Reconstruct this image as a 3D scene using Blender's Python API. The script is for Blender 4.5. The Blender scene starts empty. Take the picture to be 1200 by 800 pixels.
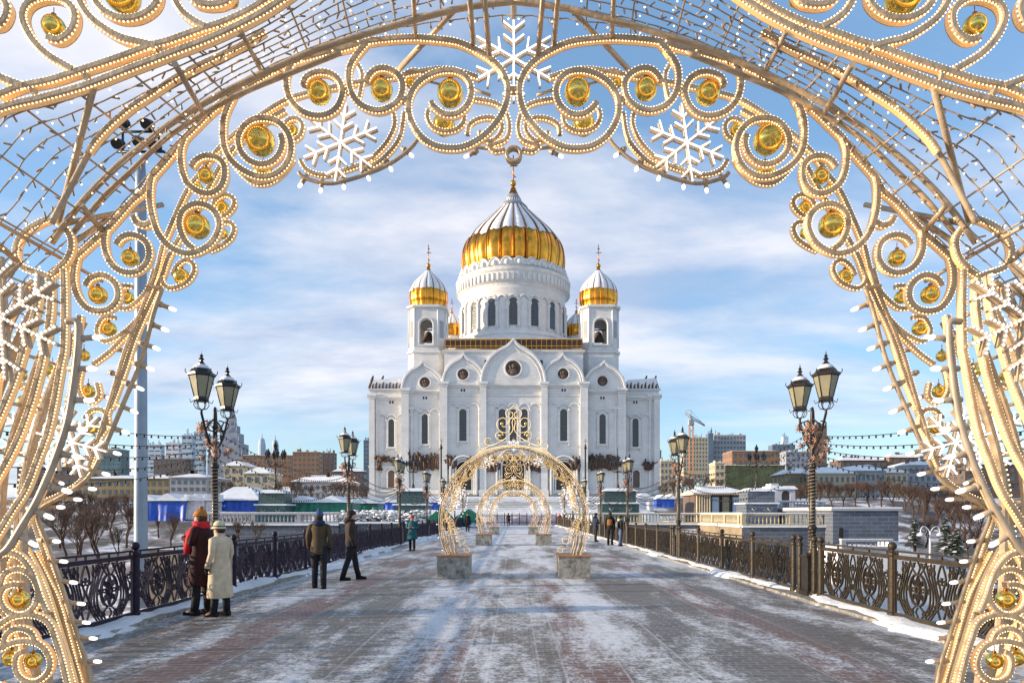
import bpy, math, random
from mathutils import Vector, Matrix
random.seed(7)
R = math.radians
scene = bpy.context.scene
COL = scene.collection
PI = math.pi
F = 800.0; CX = 602.0; HY = 601.0; EYE = 1.7
def X(px, d): return (px-CX)*d/F
def Z(py, d): return EYE+(HY-py)*d/F

# ------------------------------------------------------------------ materials
MATS = {}
def mat_new(name):
    m = bpy.data.materials.new(name); m.use_nodes = True
    nt = m.node_tree; b = nt.nodes['Principled BSDF']
    MATS[name] = m
    return m, nt, b
def nd(nt, typ, **kw):
    n = nt.nodes.new(typ)
    for k, v in kw.items():
        if k == 'ins':
            for kk, vv in v.items(): n.inputs[kk].default_value = vv
        else: setattr(n, k, v)
    return n
def ramp(nt, stops, interp='LINEAR'):
    n = nt.nodes.new('ShaderNodeValToRGB'); cr = n.color_ramp; cr.interpolation = interp
    while len(cr.elements) < len(stops): cr.elements.new(0.5)
    for e, (p, c) in zip(cr.elements, stops):
        e.position = p; e.color = (c[0], c[1], c[2], 1) if isinstance(c, (tuple, list)) else (c, c, c, 1)
    return n
def mathn(nt, op, a, b=None, clamp=False):
    n = nt.nodes.new('ShaderNodeMath'); n.operation = op; n.use_clamp = clamp
    for i, v in enumerate((a, b)):
        if v is None: continue
        if isinstance(v, (int, float)): n.inputs[i].default_value = v
        else: nt.links.new(v, n.inputs[i])
    return n.outputs[0]
def mixc(nt, fac, a, b, mode='MIX'):
    n = nt.nodes.new('ShaderNodeMix'); n.data_type = 'RGBA'; n.blend_type = mode
    for i, v in ((0, fac), (6, a), (7, b)):
        if isinstance(v, (int, float)): n.inputs[i].default_value = v
        elif isinstance(v, tuple): n.inputs[i].default_value = (v[0], v[1], v[2], 1)
        else: nt.links.new(v, n.inputs[i])
    return n.outputs[2]
def simple(name, col, rough=0.6, metal=0.0, var=0.15, scale=3.0, bump=0.0, spec=0.5, bscale=None):
    m, nt, b = mat_new(name)
    tc = nd(nt, 'ShaderNodeTexCoord')
    no = nd(nt, 'ShaderNodeTexNoise', ins={'Scale': scale, 'Detail': 6.0, 'Roughness': 0.65})
    nt.links.new(tc.outputs['Object'], no.inputs['Vector'])
    lo = tuple(c*(1-var*1.6) for c in col); hi = tuple(min(1, c*(1+var)) for c in col)
    rp = ramp(nt, [(0.3, lo), (0.7, hi)])
    nt.links.new(no.outputs['Fac'], rp.inputs[0]); nt.links.new(rp.outputs[0], b.inputs['Base Color'])
    rr = mathn(nt, 'MULTIPLY_ADD', no.outputs['Fac'], 0.3); rr.node.inputs[2].default_value = max(0.02, rough-0.15)
    nt.links.new(rr, b.inputs['Roughness'])
    b.inputs['Metallic'].default_value = metal; b.inputs['Specular IOR Level'].default_value = spec
    if bump:
        n2 = nd(nt, 'ShaderNodeTexNoise', ins={'Scale': bscale or scale*5, 'Detail': 4.0})
        nt.links.new(tc.outputs['Object'], n2.inputs['Vector'])
        bp = nd(nt, 'ShaderNodeBump', ins={'Strength': bump, 'Distance': 0.02})
        nt.links.new(n2.outputs['Fac'], bp.inputs['Height']); nt.links.new(bp.outputs[0], b.inputs['Normal'])
    return m
def emis(name, col, strength):
    m, nt, b = mat_new(name)
    b.inputs['Base Color'].default_value = (*col, 1); b.inputs['Emission Color'].default_value = (*col, 1)
    b.inputs['Emission Strength'].default_value = strength; b.inputs['Roughness'].default_value = 0.3
    m.cycles.emission_sampling = 'NONE'
    return m
def brickmat(name, c1, c2, mortar, sx, sy, msize=0.02, rough=0.75, stain=0.25, wall=True, bump=0.3):
    """block pattern: u = x+y, v = z for walls"""
    m, nt, b = mat_new(name)
    geo = nd(nt, 'ShaderNodeNewGeometry'); sp = nd(nt, 'ShaderNodeSeparateXYZ'); nt.links.new(geo.outputs['Position'], sp.inputs[0])
    cb = nd(nt, 'ShaderNodeCombineXYZ')
    if wall:
        nt.links.new(mathn(nt, 'ADD', sp.outputs[0], sp.outputs[1]), cb.inputs[0]); nt.links.new(sp.outputs[2], cb.inputs[1])
    else:
        nt.links.new(sp.outputs[0], cb.inputs[0]); nt.links.new(sp.outputs[1], cb.inputs[1])
    br = nd(nt, 'ShaderNodeTexBrick', ins={'Color1': (*c1, 1), 'Color2': (*c2, 1), 'Mortar': (*mortar, 1), 'Scale': 1.0, 'Mortar Size': msize, 'Brick Width': sx, 'Row Height': sy, 'Mortar Smooth': 0.2})
    nt.links.new(cb.outputs[0], br.inputs['Vector'])
    no = nd(nt, 'ShaderNodeTexNoise', ins={'Scale': 0.35, 'Detail': 8.0, 'Roughness': 0.7}); nt.links.new(geo.outputs['Position'], no.inputs['Vector'])
    rp = ramp(nt, [(0.3, (1-stain*1.1, 1-stain*1.1, 1-stain)), (0.65, (1, 1, 1))]); nt.links.new(no.outputs['Fac'], rp.inputs[0])
    c = mixc(nt, 1.0, br.outputs['Color'], rp.outputs[0], 'MULTIPLY'); nt.links.new(c, b.inputs['Base Color'])
    b.inputs['Roughness'].default_value = rough
    bp = nd(nt, 'ShaderNodeBump', ins={'Strength': bump, 'Distance': 0.03}); bp.invert = True
    nt.links.new(br.outputs['Fac'], bp.inputs['Height']); nt.links.new(bp.outputs[0], b.inputs['Normal'])
    return m

simple('frame', (0.52, 0.39, 0.255), 0.45, 0.15, 0.2, 9, 0.2)
emis('led_spill_glow', (0.95, 0.58, 0.26), 0.14)  # golden LED spill on the bar sides, put in as weak emission
simple('frame_dark', (0.48, 0.38, 0.28), 0.5, 0.3, 0.2, 9)
simple('wire', (0.40, 0.31, 0.22), 0.6, 0, 0.3, 20)
simple('gold_ball', (0.86, 0.63, 0.15), 0.13, 1.0, 0.04, 12)
simple('gold_dome', (0.83, 0.36, 0.045), 0.22, 1.0, 0.2, 0.35, 0.0)
simple('gold_rib', (0.42, 0.17, 0.03), 0.35, 1.0, 0.15, 1.0)
emis('led', (1.0, 0.72, 0.34), 2.6)
emis('led_white', (1.0, 0.95, 0.92), 1.15)
emis('bulb', (1.0, 0.96, 0.9), 1.1)
emis('string_bulb', (1.0, 0.75, 0.5), 0.12)
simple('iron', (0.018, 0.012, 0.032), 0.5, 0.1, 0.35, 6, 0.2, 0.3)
simple('bronze_or_sunlit_iron', (0.05, 0.035, 0.019), 0.45, 0.25, 0.3, 6, 0.2)
simple('iron_sunlit', (0.032, 0.024, 0.018), 0.4, 0.3, 0.3, 6)  # black lamp iron with warm sunlight put into its colour
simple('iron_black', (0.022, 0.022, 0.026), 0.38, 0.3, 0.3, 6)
simple('bronze', (0.105, 0.062, 0.042), 0.55, 0.3, 0.45, 1.5, 0.5)
simple('pole_blue', (0.27, 0.33, 0.41), 0.45, 0.3, 0.12, 2)
simple('glass_dark', (0.035, 0.045, 0.05), 0.15, 0.0, 0.4, 2, 0, 0.8)
simple('void', (0.012, 0.012, 0.014), 0.8)
simple('lantern_glass', (0.30, 0.275, 0.18), 0.3, 0.0, 0.12, 3, 0, 0.7)
simple('star_copper', (0.42, 0.23, 0.15), 0.45, 0.3, 0.2, 10)
simple('granite', (0.33, 0.305, 0.26), 0.5, 0, 0.5, 9, 0.4, bscale=60)
simple('copper_cover', (0.42, 0.20, 0.09), 0.5, 0.2, 0.3, 5)
simple('bark', (0.075, 0.045, 0.035), 0.85, 0, 0.3, 4)
simple('twig', (0.095, 0.058, 0.045), 0.85, 0, 0.3, 4)
simple('conifer', (0.035, 0.06, 0.05), 0.8, 0, 0.4, 2)
simple('tarp_blue', (0.015, 0.09, 0.52), 0.45, 0, 0.25, 1.5, 0.5)
simple('tarp_green', (0.01, 0.17, 0.11), 0.45, 0, 0.3, 1.5, 0.5)
simple('tarp_white', (0.6, 0.6, 0.66), 0.5, 0, 0.2, 1.5, 0.5)
simple('teal_bronze', (0.05, 0.10, 0.10), 0.5, 0, 0.3, 3, 0.2)
simple('red_paint', (0.34, 0.10, 0.08), 0.5, 0, 0.2, 3)
simple('mortar_cream', (0.62, 0.5, 0.34), 0.7, 0, 0.2, 1)
simple('ochre', (0.30, 0.23, 0.12), 0.8, 0, 0.2, 0.2)
simple('cream', (0.48, 0.42, 0.30), 0.8, 0, 0.15, 0.2)
simple('pale_grey', (0.36, 0.37, 0.40), 0.8, 0, 0.15, 0.2)
simple('blue_slab', (0.42, 0.52, 0.62), 0.7, 0, 0.1, 0.05)
simple('steel_blue', (0.13, 0.19, 0.27), 0.5, 0, 0.2, 0.05)
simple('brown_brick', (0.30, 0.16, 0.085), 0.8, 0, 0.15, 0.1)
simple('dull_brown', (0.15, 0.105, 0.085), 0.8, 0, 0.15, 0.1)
simple('tower_grey', (0.30, 0.32, 0.38), 0.8, 0, 0.15, 0.05)
simple('net_green', (0.10, 0.125, 0.06), 0.85, 0, 0.4, 0.15)
simple('teal_glass', (0.10, 0.20, 0.22), 0.3, 0, 0.3, 0.1)
simple('win_city', (0.10, 0.12, 0.15), 0.25, 0, 0.3, 0.3, 0, 0.7)
simple('crane_paint', (0.45, 0.22, 0.12), 0.6, 0, 0.1, 1)
simple('metal_roof', (0.30, 0.33, 0.38), 0.5, 0.3, 0.2, 0.5)
# people
for nme, c in dict(skin=(0.55, 0.33, 0.24), coat_cream=(0.62, 0.50, 0.35), coat_black=(0.014, 0.014, 0.018), coat_wine=(0.03, 0.007, 0.010), trousers_dark=(0.018, 0.018, 0.024),
                   jacket_khaki=(0.085, 0.058, 0.032), jacket_brown=(0.04, 0.026, 0.02), jacket_teal=(0.02, 0.10, 0.12), hat_orange=(0.42, 0.16, 0.035),
                   hat_cream=(0.60, 0.53, 0.36), hat_blue=(0.06, 0.09, 0.22), hat_dark=(0.03, 0.028, 0.03), red_cloth=(0.50, 0.02, 0.03), boot=(0.012, 0.011, 0.012),
                   hair=(0.06, 0.035, 0.02), navy=(0.02, 0.03, 0.07), jeans=(0.10, 0.14, 0.24), bag_grey=(0.14, 0.15, 0.17), pack_orange=(0.30, 0.12, 0.03), pink=(0.5, 0.25, 0.3)).items():
    simple('p_'+nme, c, 0.75, 0, 0.14, 9, 0.35, 0.25, bscale=45)
brickmat('stone', (0.80, 0.785, 0.76), (0.75, 0.735, 0.715), (0.63, 0.62, 0.605), 2.0, 0.8, 0.03, stain=0.16, bump=0.15)
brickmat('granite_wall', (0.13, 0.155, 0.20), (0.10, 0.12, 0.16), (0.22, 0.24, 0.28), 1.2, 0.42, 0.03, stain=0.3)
brickmat('sand_or_sunlit_wall', (0.36, 0.28, 0.18), (0.29, 0.23, 0.15), (0.3, 0.27, 0.22), 1.4, 0.6, 0.03, stain=0.25)

def snow_mat():
    m, nt, b = mat_new('snow')
    geo = nd(nt, 'ShaderNodeNewGeometry')
    no = nd(nt, 'ShaderNodeTexNoise', ins={'Scale': 0.6, 'Detail': 10.0, 'Roughness': 0.65}); nt.links.new(geo.outputs['Position'], no.inputs['Vector'])
    rp = ramp(nt, [(0.3, (0.66, 0.68, 0.73)), (0.62, (0.86, 0.87, 0.89))]); nt.links.new(no.outputs['Fac'], rp.inputs[0])
    nt.links.new(rp.outputs[0], b.inputs['Base Color']); b.inputs['Roughness'].default_value = 0.75
    n2 = nd(nt, 'ShaderNodeTexNoise', ins={'Scale': 5.0, 'Detail': 8.0, 'Roughness': 0.7}); nt.links.new(geo.outputs['Position'], n2.inputs['Vector'])
    bp = nd(nt, 'ShaderNodeBump', ins={'Strength': 0.6, 'Distance': 0.12}); nt.links.new(n2.outputs['Fac'], bp.inputs['Height']); nt.links.new(bp.outputs[0], b.inputs['Normal'])
snow_mat()
def ground_mat():
    m, nt, b = mat_new('ground')
    geo = nd(nt, 'ShaderNodeNewGeometry')
    no = nd(nt, 'ShaderNodeTexNoise', ins={'Scale': 0.09, 'Detail': 12.0, 'Roughness': 0.72}); nt.links.new(geo.outputs['Position'], no.inputs['Vector'])
    rp = ramp(nt, [(0.44, (0.075, 0.06, 0.052)), (0.52, (0.22, 0.20, 0.20)), (0.58, (0.70, 0.72, 0.77))]); nt.links.new(no.outputs['Fac'], rp.inputs[0])
    nt.links.new(rp.outputs[0], b.inputs['Base Color']); b.inputs['Roughness'].default_value = 0.8
ground_mat()
def paving_mat():
    m, nt, b = mat_new('paving')
    geo = nd(nt, 'ShaderNodeNewGeometry'); sp = nd(nt, 'ShaderNodeSeparateXYZ'); nt.links.new(geo.outputs['Position'], sp.inputs[0])
    rot = nd(nt, 'ShaderNodeCombineXYZ'); nt.links.new(sp.outputs[0], rot.inputs[0]); nt.links.new(sp.outputs[1], rot.inputs[1])
    def brick(c1, c2, mo):
        br = nd(nt, 'ShaderNodeTexBrick', ins={'Color1': (*c1, 1), 'Color2': (*c2, 1), 'Mortar': (*mo, 1), 'Scale': 1.0, 'Mortar Size': 0.011, 'Brick Width': 0.24, 'Row Height': 0.12, 'Mortar Smooth': 0.3, 'Bias': 0.0})
        nt.links.new(rot.outputs[0], br.inputs['Vector']); return br
    bg = brick((0.075, 0.068, 0.06), (0.165, 0.148, 0.128), (0.27, 0.27, 0.27))
    bd = brick((0.13, 0.045, 0.034), (0.19, 0.08, 0.055), (0.33, 0.30, 0.31))
    # red bands by |x|
    ax = mathn(nt, 'ABSOLUTE', sp.outputs[0])
    axn = mathn(nt, 'DIVIDE', ax, 6.5)
    O = 0.0
    band = ramp(nt, [(0, 0), (0.55/6.5, 1), (1.2/6.5, 0), (3.3/6.5, 1), (4.0/6.5, 0)], 'CONSTANT'); nt.links.new(axn, band.inputs[0])
    col = mixc(nt, band.outputs[0], bg.outputs['Color'], bd.outputs['Color'])
    # thin pale joint lines running along the bridge
    for xs in (0.28, 0.55, 1.2, 1.95, 3.3, 4.0):
        d = mathn(nt, 'ABSOLUTE', mathn(nt, 'SUBTRACT', ax, xs)); ln = mathn(nt, 'LESS_THAN', d, 0.014)
        col = mixc(nt, mathn(nt, 'MULTIPLY', ln, 0.6), col, (0.5, 0.5, 0.52))
    # worn brown dust in traffic zone
    n0 = nd(nt, 'ShaderNodeTexNoise', ins={'Scale': 0.35, 'Detail': 6.0}); nt.links.new(geo.outputs['Position'], n0.inputs['Vector'])
    r0 = ramp(nt, [(0.35, 0.1), (0.62, 0.6)]); nt.links.new(n0.outputs['Fac'], r0.inputs[0])
    col = mixc(nt, r0.outputs[0], col, (0.135, 0.095, 0.062))
    # trodden snow and frost
    mp = nd(nt, 'ShaderNodeMapping'); mp.inputs['Scale'].default_value = (0.75, 0.8, 1.0); nt.links.new(geo.outputs['Position'], mp.inputs[0])
    mq = nd(nt, 'ShaderNodeMapping'); mq.inputs['Scale'].default_value = (1.25, 0.30, 1.0); nt.links.new(geo.outputs['Position'], mq.inputs[0])
    n1 = nd(nt, 'ShaderNodeTexNoise', ins={'Scale': 0.8, 'Detail': 14.0, 'Roughness': 0.68, 'Distortion': 0.3}); nt.links.new(mq.outputs[0], n1.inputs['Vector'])
    n2 = nd(nt, 'ShaderNodeTexNoise', ins={'Scale': 7.0, 'Detail': 12.0, 'Roughness': 0.85}); nt.links.new(mp.outputs[0], n2.inputs['Vector'])
    n4 = nd(nt, 'ShaderNodeTexNoise', ins={'Scale': 26.0, 'Detail': 6.0, 'Roughness': 0.8}); nt.links.new(mp.outputs[0], n4.inputs['Vector'])
    s = mathn(nt, 'ADD', mathn(nt, 'MULTIPLY', n1.outputs['Fac'], 0.42), mathn(nt, 'MULTIPLY', n2.outputs['Fac'], 0.33))
    s = mathn(nt, 'ADD', s, mathn(nt, 'MULTIPLY', n4.outputs['Fac'], 0.25))
    # more snow to the edges and at the centre strip farther on
    edge = ramp(nt, [(0.0, 0.02), (0.2, 0.045), (0.34, 0.0), (0.7, 0.0), (0.86, 0.05), (0.93, 0.14), (1.0, 0.3)]); nt.links.new(axn, edge.inputs[0])
    fary = mathn(nt, 'MULTIPLY', mathn(nt, 'SUBTRACT', sp.outputs[1], 8.0), 0.0013); fary = mathn(nt, 'MINIMUM', mathn(nt, 'MAXIMUM', fary, 0.0), 0.06)
    s = mathn(nt, 'ADD', mathn(nt, 'ADD', s, edge.outputs[0]), fary)
    rs = ramp(nt, [(0.495, 0), (0.520, 0.2), (0.548, 0.7), (0.585, 0.97)]); nt.links.new(s, rs.inputs[0])
    col = mixc(nt, rs.outputs[0], col, (0.66, 0.665, 0.68))
    nt.links.new(col, b.inputs['Base Color'])
    rr = ramp(nt, [(0.4, 0.38), (0.6, 0.8)]); nt.links.new(s, rr.inputs[0]); nt.links.new(rr.outputs[0], b.inputs['Roughness'])
    bp = nd(nt, 'ShaderNodeBump', ins={'Strength': 0.8, 'Distance': 0.02}); nt.links.new(s, bp.inputs['Height']); nt.links.new(bp.outputs[0], b.inputs['Normal'])
paving_mat()

# ------------------------------------------------------------------ mesh builder
class MB:
    def __init__(s): s.v = []; s.f = []; s.sm = []
    def add(s, vs, fs, smooth=False):
        o = len(s.v); s.v += [tuple(v) for v in vs]; s.f += [tuple(i+o for i in f) for f in fs]; s.sm += [smooth]*len(fs)
    def box(s, x0, x1, y0, y1, z0, z1):
        v = [(x, y, z) for z in (z0, z1) for x, y in ((x0, y0), (x1, y0), (x1, y1), (x0, y1))]
        s.add(v, [(0, 3, 2, 1), (4, 5, 6, 7), (0, 1, 5, 4), (1, 2, 6, 5), (2, 3, 7, 6), (3, 0, 4, 7)])
    def prism(s, poly, y0, y1):
        """poly in (x, z), extruded along y"""
        n = len(poly)
        s.add([(x, y0, z) for x, z in poly]+[(x, y1, z) for x, z in poly],
              [tuple(range(n)), tuple(range(2*n-1, n-1, -1))]+[(i, i+n, (i+1) % n+n, (i+1) % n) for i in range(n)])
    def prismz(s, poly, z0, z1, k=1.0):
        n = len(poly); cx = sum(p[0] for p in poly)/n; cy = sum(p[1] for p in poly)/n
        s.add([(x, y, z0) for x, y in poly]+[(cx+(x-cx)*k, cy+(y-cy)*k, z1) for x, y in poly],
              [tuple(range(n-1, -1, -1)), tuple(range(n, 2*n))]+[(i, (i+1) % n, (i+1) % n+n, i+n) for i in range(n)])
    def tube(s, pts, r, n=6, cap=True, smooth=True):
        pts = [Vector(p) for p in pts]
        rs = r if isinstance(r, (list, tuple)) else [r]*len(pts)
        up = None; vs = []; fs = []
        for i, p in enumerate(pts):
            t = (pts[min(i+1, len(pts)-1)]-pts[max(i-1, 0)])
            if t.length < 1e-9: t = Vector((0, 0, 1))
            t.normalize()
            if up is None:
                a = Vector((0, 0, 1)) if abs(t.z) < 0.9 else Vector((1, 0, 0)); up = t.cross(a).normalized()
            else:
                up = (up-t*up.dot(t))
                up = up.normalized() if up.length > 1e-6 else t.orthogonal().normalized()
            w = t.cross(up)
            for k in range(n):
                a = 2*PI*k/n; vs.append(p+up*(math.cos(a)*rs[i])+w*(math.sin(a)*rs[i]))
        for i in range(len(pts)-1):
            for k in range(n): fs.append((i*n+k, i*n+(k+1) % n, (i+1)*n+(k+1) % n, (i+1)*n+k))
        s.add(vs, fs, smooth)
        if cap:
            o = len(s.v)-len(vs); s.f.append(tuple(o+k for k in range(n-1, -1, -1))); s.sm.append(False)
            s.f.append(tuple(o+(len(pts)-1)*n+k for k in range(n))); s.sm.append(False)
    def bar(s, pts, y, w, t):
        """rectangular bar swept in the xz plane; pts (x, z)"""
        n = len(pts); vs = []; fs = []
        for i, (x, z) in enumerate(pts):
            a = pts[max(i-1, 0)]; b = pts[min(i+1, n-1)]
            dx, dz = b[0]-a[0], b[1]-a[1]; l = math.hypot(dx, dz) or 1; nx, nz = -dz/l, dx/l
            h = w/2
            c = h*0.35
            for o, yy in ((h, -t/2+c), (h-c, -t/2), (-h+c, -t/2), (-h, -t/2+c), (-h, t/2), (h, t/2)):
                vs.append((x+nx*o, y+yy, z+nz*o))
        for i in range(n-1):
            for k in range(6): fs.append((i*6+k, i*6+(k+1) % 6, (i+1)*6+(k+1) % 6, (i+1)*6+k))
        fs.append(tuple(range(5, -1, -1))); fs.append(tuple((n-1)*6+k for k in range(6)))
        s.add(vs, fs, False)
    def lathe(s, prof, c=(0, 0, 0), n=24, smooth=True, a0=0.0):
        vs = []; fs = []
        for r, z in prof:
            for k in range(n):
                a = 2*PI*k/n+a0; vs.append((c[0]+r*math.cos(a), c[1]+r*math.sin(a), c[2]+z))
        for i in range(len(prof)-1):
            for k in range(n): fs.append((i*n+k, i*n+(k+1) % n, (i+1)*n+(k+1) % n, (i+1)*n+k))
        s.add(vs, fs, smooth)
        o = len(s.v)-len(vs)
        s.f.append(tuple(o+k for k in range(n-1, -1, -1))); s.sm.append(False)
        s.f.append(tuple(o+(len(prof)-1)*n+k for k in range(n))); s.sm.append(False)
    def sphere(s, c, r, n=14, m=9, sc=(1, 1, 1)):
        prof = []
        vs = []; fs = []
        for i in range(m+1):
            t = PI*i/m
            for k in range(n):
                a = 2*PI*k/n
                vs.append((c[0]+sc[0]*r*math.sin(t)*math.cos(a), c[1]+sc[1]*r*math.sin(t)*math.sin(a), c[2]-sc[2]*r*math.cos(t)))
        for i in range(m):
            for k in range(n): fs.append((i*n+k, i*n+(k+1) % n, (i+1)*n+(k+1) % n, (i+1)*n+k))
        s.add(vs, fs, True)
    def dot(s, c, r):
        x, y, z = c
        s.add([(x+r, y, z), (x-r, y, z), (x, y+r, z), (x, y-r, z), (x, y, z+r), (x, y, z-r)],
              [(0, 2, 4), (2, 1, 4), (1, 3, 4), (3, 0, 4), (2, 0, 5), (1, 2, 5), (3, 1, 5), (0, 3, 5)], True)
    def loft(s, rings, n=14, cap=True):
        """rings: (cx, cy, cz, rx, ry)"""
        vs = []; fs = []
        for cx, cy, cz, rx, ry in rings:
            for k in range(n):
                a = 2*PI*k/n; vs.append((cx+rx*math.cos(a), cy+ry*math.sin(a), cz))
        for i in range(len(rings)-1):
            for k in range(n): fs.append((i*n+k, i*n+(k+1) % n, (i+1)*n+(k+1) % n, (i+1)*n+k))
        s.add(vs, fs, True); o = len(s.v)-len(vs)
        if cap:
            s.f.append(tuple(o+k for k in range(n-1, -1, -1))); s.sm.append(False)
            s.f.append(tuple(o+(len(rings)-1)*n+k for k in range(n))); s.sm.append(False)
    def build(s, name, mat, parent=None, org=None, **tags):
        me = bpy.data.meshes.new(name)
        if org is None: org = (0, 0, 0)
        if isinstance(org, bpy.types.Object): org = world_loc(org)
        vs = [(a-org[0], b-org[1], c-org[2]) for a, b, c in s.v] if any(org) else s.v
        me.from_pydata(vs, [], s.f)
        me.polygons.foreach_set('use_smooth', s.sm)
        me.materials.append(MATS[mat]); me.update()
        o = bpy.data.objects.new(name, me); COL.objects.link(o)
        if parent is not None: o.parent = parent
        elif any(org): o.location = org
        for k, v in tags.items(): o[k] = v
        return o
def world_loc(o):
    v = Vector(o.location)
    while o.parent: o = o.parent; v += Vector(o.location)
    return tuple(v)
def thing(name, loc, label, cat, group=None, rz=0.0):
    o = bpy.data.objects.new(name, None); COL.objects.link(o); o.empty_display_size = 0.2
    o.location = loc; o.rotation_euler = (0, 0, rz); o['label'] = label; o['category'] = cat
    if group: o['group'] = group
    return o
def tag(o, label, cat, group=None):
    o['label'] = label; o['category'] = cat
    if group: o['group'] = group
    return o
def struct(o): o['kind'] = 'structure'; return o
def copy_tree(o, parent=None, skip=None):
    c = o.copy(); COL.objects.link(c); c.parent = parent
    for ch in list(o.children):
        if skip and skip(ch): continue
        copy_tree(ch, c, skip)
    return c
def dup(o, loc, rz=None, label=None, skip=None, sc=None):
    c = copy_tree(o, None, skip); c.location = loc
    if rz is not None: c.rotation_euler = (0, 0, rz)
    if sc is not None: c.scale = (sc, sc, sc) if isinstance(sc, (int, float)) else sc
    if label: c['label'] = label
    return c
def catmull(pts, n=6):
    P = [pts[0]]+list(pts)+[pts[-1]]; out = []
    D = len(pts[0])
    for i in range(1, len(P)-2):
        p0, p1, p2, p3 = P[i-1], P[i], P[i+1], P[i+2]
        for k in range(n):
            t = k/n
            out.append(tuple(0.5*((2*p1[j])+(-p0[j]+p2[j])*t+(2*p0[j]-5*p1[j]+4*p2[j]-p3[j])*t*t+(-p0[j]+3*p1[j]-3*p2[j]+p3[j])*t**3) for j in range(D)))
    out.append(tuple(pts[-1])); return out
def resample(pts, step):
    out = [pts[0]]; acc = 0.0
    for a, b in zip(pts, pts[1:]):
        l = math.dist(a, b)
        if l == 0: continue
        while acc+l >= step:
            t = (step-acc)/l; a = tuple(a[j]+(b[j]-a[j])*t for j in range(len(a))); out.append(a); l = math.dist(a, b); acc = 0.0
            if l == 0: break
        acc += l
    return out
# ------------------------------------------------------------------ festive arch (first one stands round the camera)
DN, DM, DF = 1.95, 2.43, 2.65
AY = 2.30
G_ARCH = 'golden light arches over the bridge'
arch = thing('light_arch', (0, AY, 0), 'huge golden arch of lit scrolls and gold balls framing the whole picture', 'light arch', G_ARCH)
AO = (0, AY, 0)
def pts_px(pts, d, mir=False, n=5, dx=0, dy=0):
    q = [((1204-x) if mir else x, y) for x, y in pts]
    q = [(X(x+0, d), Z(y, d)) for x, y in q]
    return catmull(q, n)
def scroll(pts, d, w=0.02, t=0.03, name='scroll', led=True, n=5, mat='frame', parts=('both',), crown=False, step=0.0115, led_r=0.0028, smooth=True):
    for mir in (False, True):
        p = pts_px(pts, d, mir, n) if smooth else [(X((1204-x) if mir else x, d), Z(y, d)) for x, y in pts]
        m = MB(); m.bar(p, d, w, t)
        o = m.build(name, mat, arch, AO)
        if crown: o['c'] = 1
        if led:
            m = MB(); rp = resample(p, step)
            for i, (x, z) in enumerate(rp):
                a = rp[max(i-1, 0)]; b = rp[min(i+1, len(rp)-1)]; dx, dz = b[0]-a[0], b[1]-a[1]; l = math.hypot(dx, dz) or 1
                nx, nz = -dz/l, dx/l
                for sd in (1, -1):
                    m.dot((x+nx*sd*(w/2+0.0012), d-t*0.30, z+nz*sd*(w/2+0.0012)), led_r*random.uniform(0.85, 1.15))
            q = m.build('light_strip', 'led', o, AO)
            m = MB()
            for sd in (1, -1):
                pp = []
                for i, (x, z) in enumerate(p):
                    a = p[max(i-1, 0)]; b = p[min(i+1, len(p)-1)]; dx, dz = b[0]-a[0], b[1]-a[1]; l = math.hypot(dx, dz) or 1
                    pp.append((x-dz/l*sd*(w/2+0.0003), z+dx/l*sd*(w/2+0.0003)))
                m.bar(pp, d+0.002, 0.0012, t*0.6)
            m.build('led_spill_glow', 'led_spill_glow', q, AO)  # glowing ribbons added to stand for LED light on the side faces
def bauble(px, py, r, d, both=True, crown=False):
    for mir in ((False, True) if both else (False,)):
        x = 1204-px if mir else px
        c = (X(x, d), d+random.uniform(-0.01, 0.01), Z(py, d)); rr = r*d/F
        m = MB(); m.sphere(c, rr, 18, 12)
        o = m.build('bauble', 'gold_ball', arch, AO)
        if crown: o['c'] = 1
        m = MB(); m.lathe([(rr*0.22, 0), (rr*0.22, rr*0.25), (rr*0.1, rr*0.3)], (c[0], c[1], c[2]+rr*0.95), 8); m.tube([(c[0], c[1], c[2]+rr*1.15), (c[0], c[1], c[2]+rr*1.15+0.02)], 0.0015, 4)
        m.build('hanger_cap', 'gold_rib', o, AO)
BULBS = {'n': 0}
def candle(px, py, ang, d, L=0.05, mat='frame', both=True):
    """stub and frosted bulb pointing along ang (deg, picture plane) with tip centre near px,py"""
    for mir in ((False, True) if both else (False,)):
        x = 1204-px if mir else px; a = PI-R(ang) if mir else R(ang)
        c = Vector((X(x, d), d, Z(py, d))); dv = Vector((math.cos(a), -0.15, math.sin(a))).normalized()
        m = MB(); m.tube([c-dv*L*1.25, c-dv*L*0.2], 0.0085, 8); m.tube([c-dv*L*1.0, c-dv*L*0.8], 0.012, 8)
        st = m.build('bulb_socket', mat, arch, AO)
        m = MB(); m.tube([c-dv*L*0.25, c-dv*L*0.1, c+dv*L*0.12, c+dv*L*0.25, c+dv*L*0.30], [0.005, 0.0072, 0.0072, 0.005, 0.002], 8)
        m.build('bulb', 'bulb', st, AO)
def tube_px(pts, d, r=0.011, name='hoop', mat='frame', both=True, crown=False, d2=None):
    for mir in ((False, True) if both else (False,)):
        p = pts_px(pts, d, mir, 5)
        k = len(p)-1
        # d2: depth change along the path (re-projected, metric)
        if d2 is None: q = [(x, d, z) for x, z in p]
        else:
            q = []
            for i, (x, z) in enumerate(p):
                dd = d+(d2-d)*i/k; q.append((x*dd/d, dd, EYE+(z-EYE)*dd/d))
        m = MB(); m.tube(q, r, 8); o = m.build(name, mat, arch, AO)
        if crown: o['c'] = 1
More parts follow.
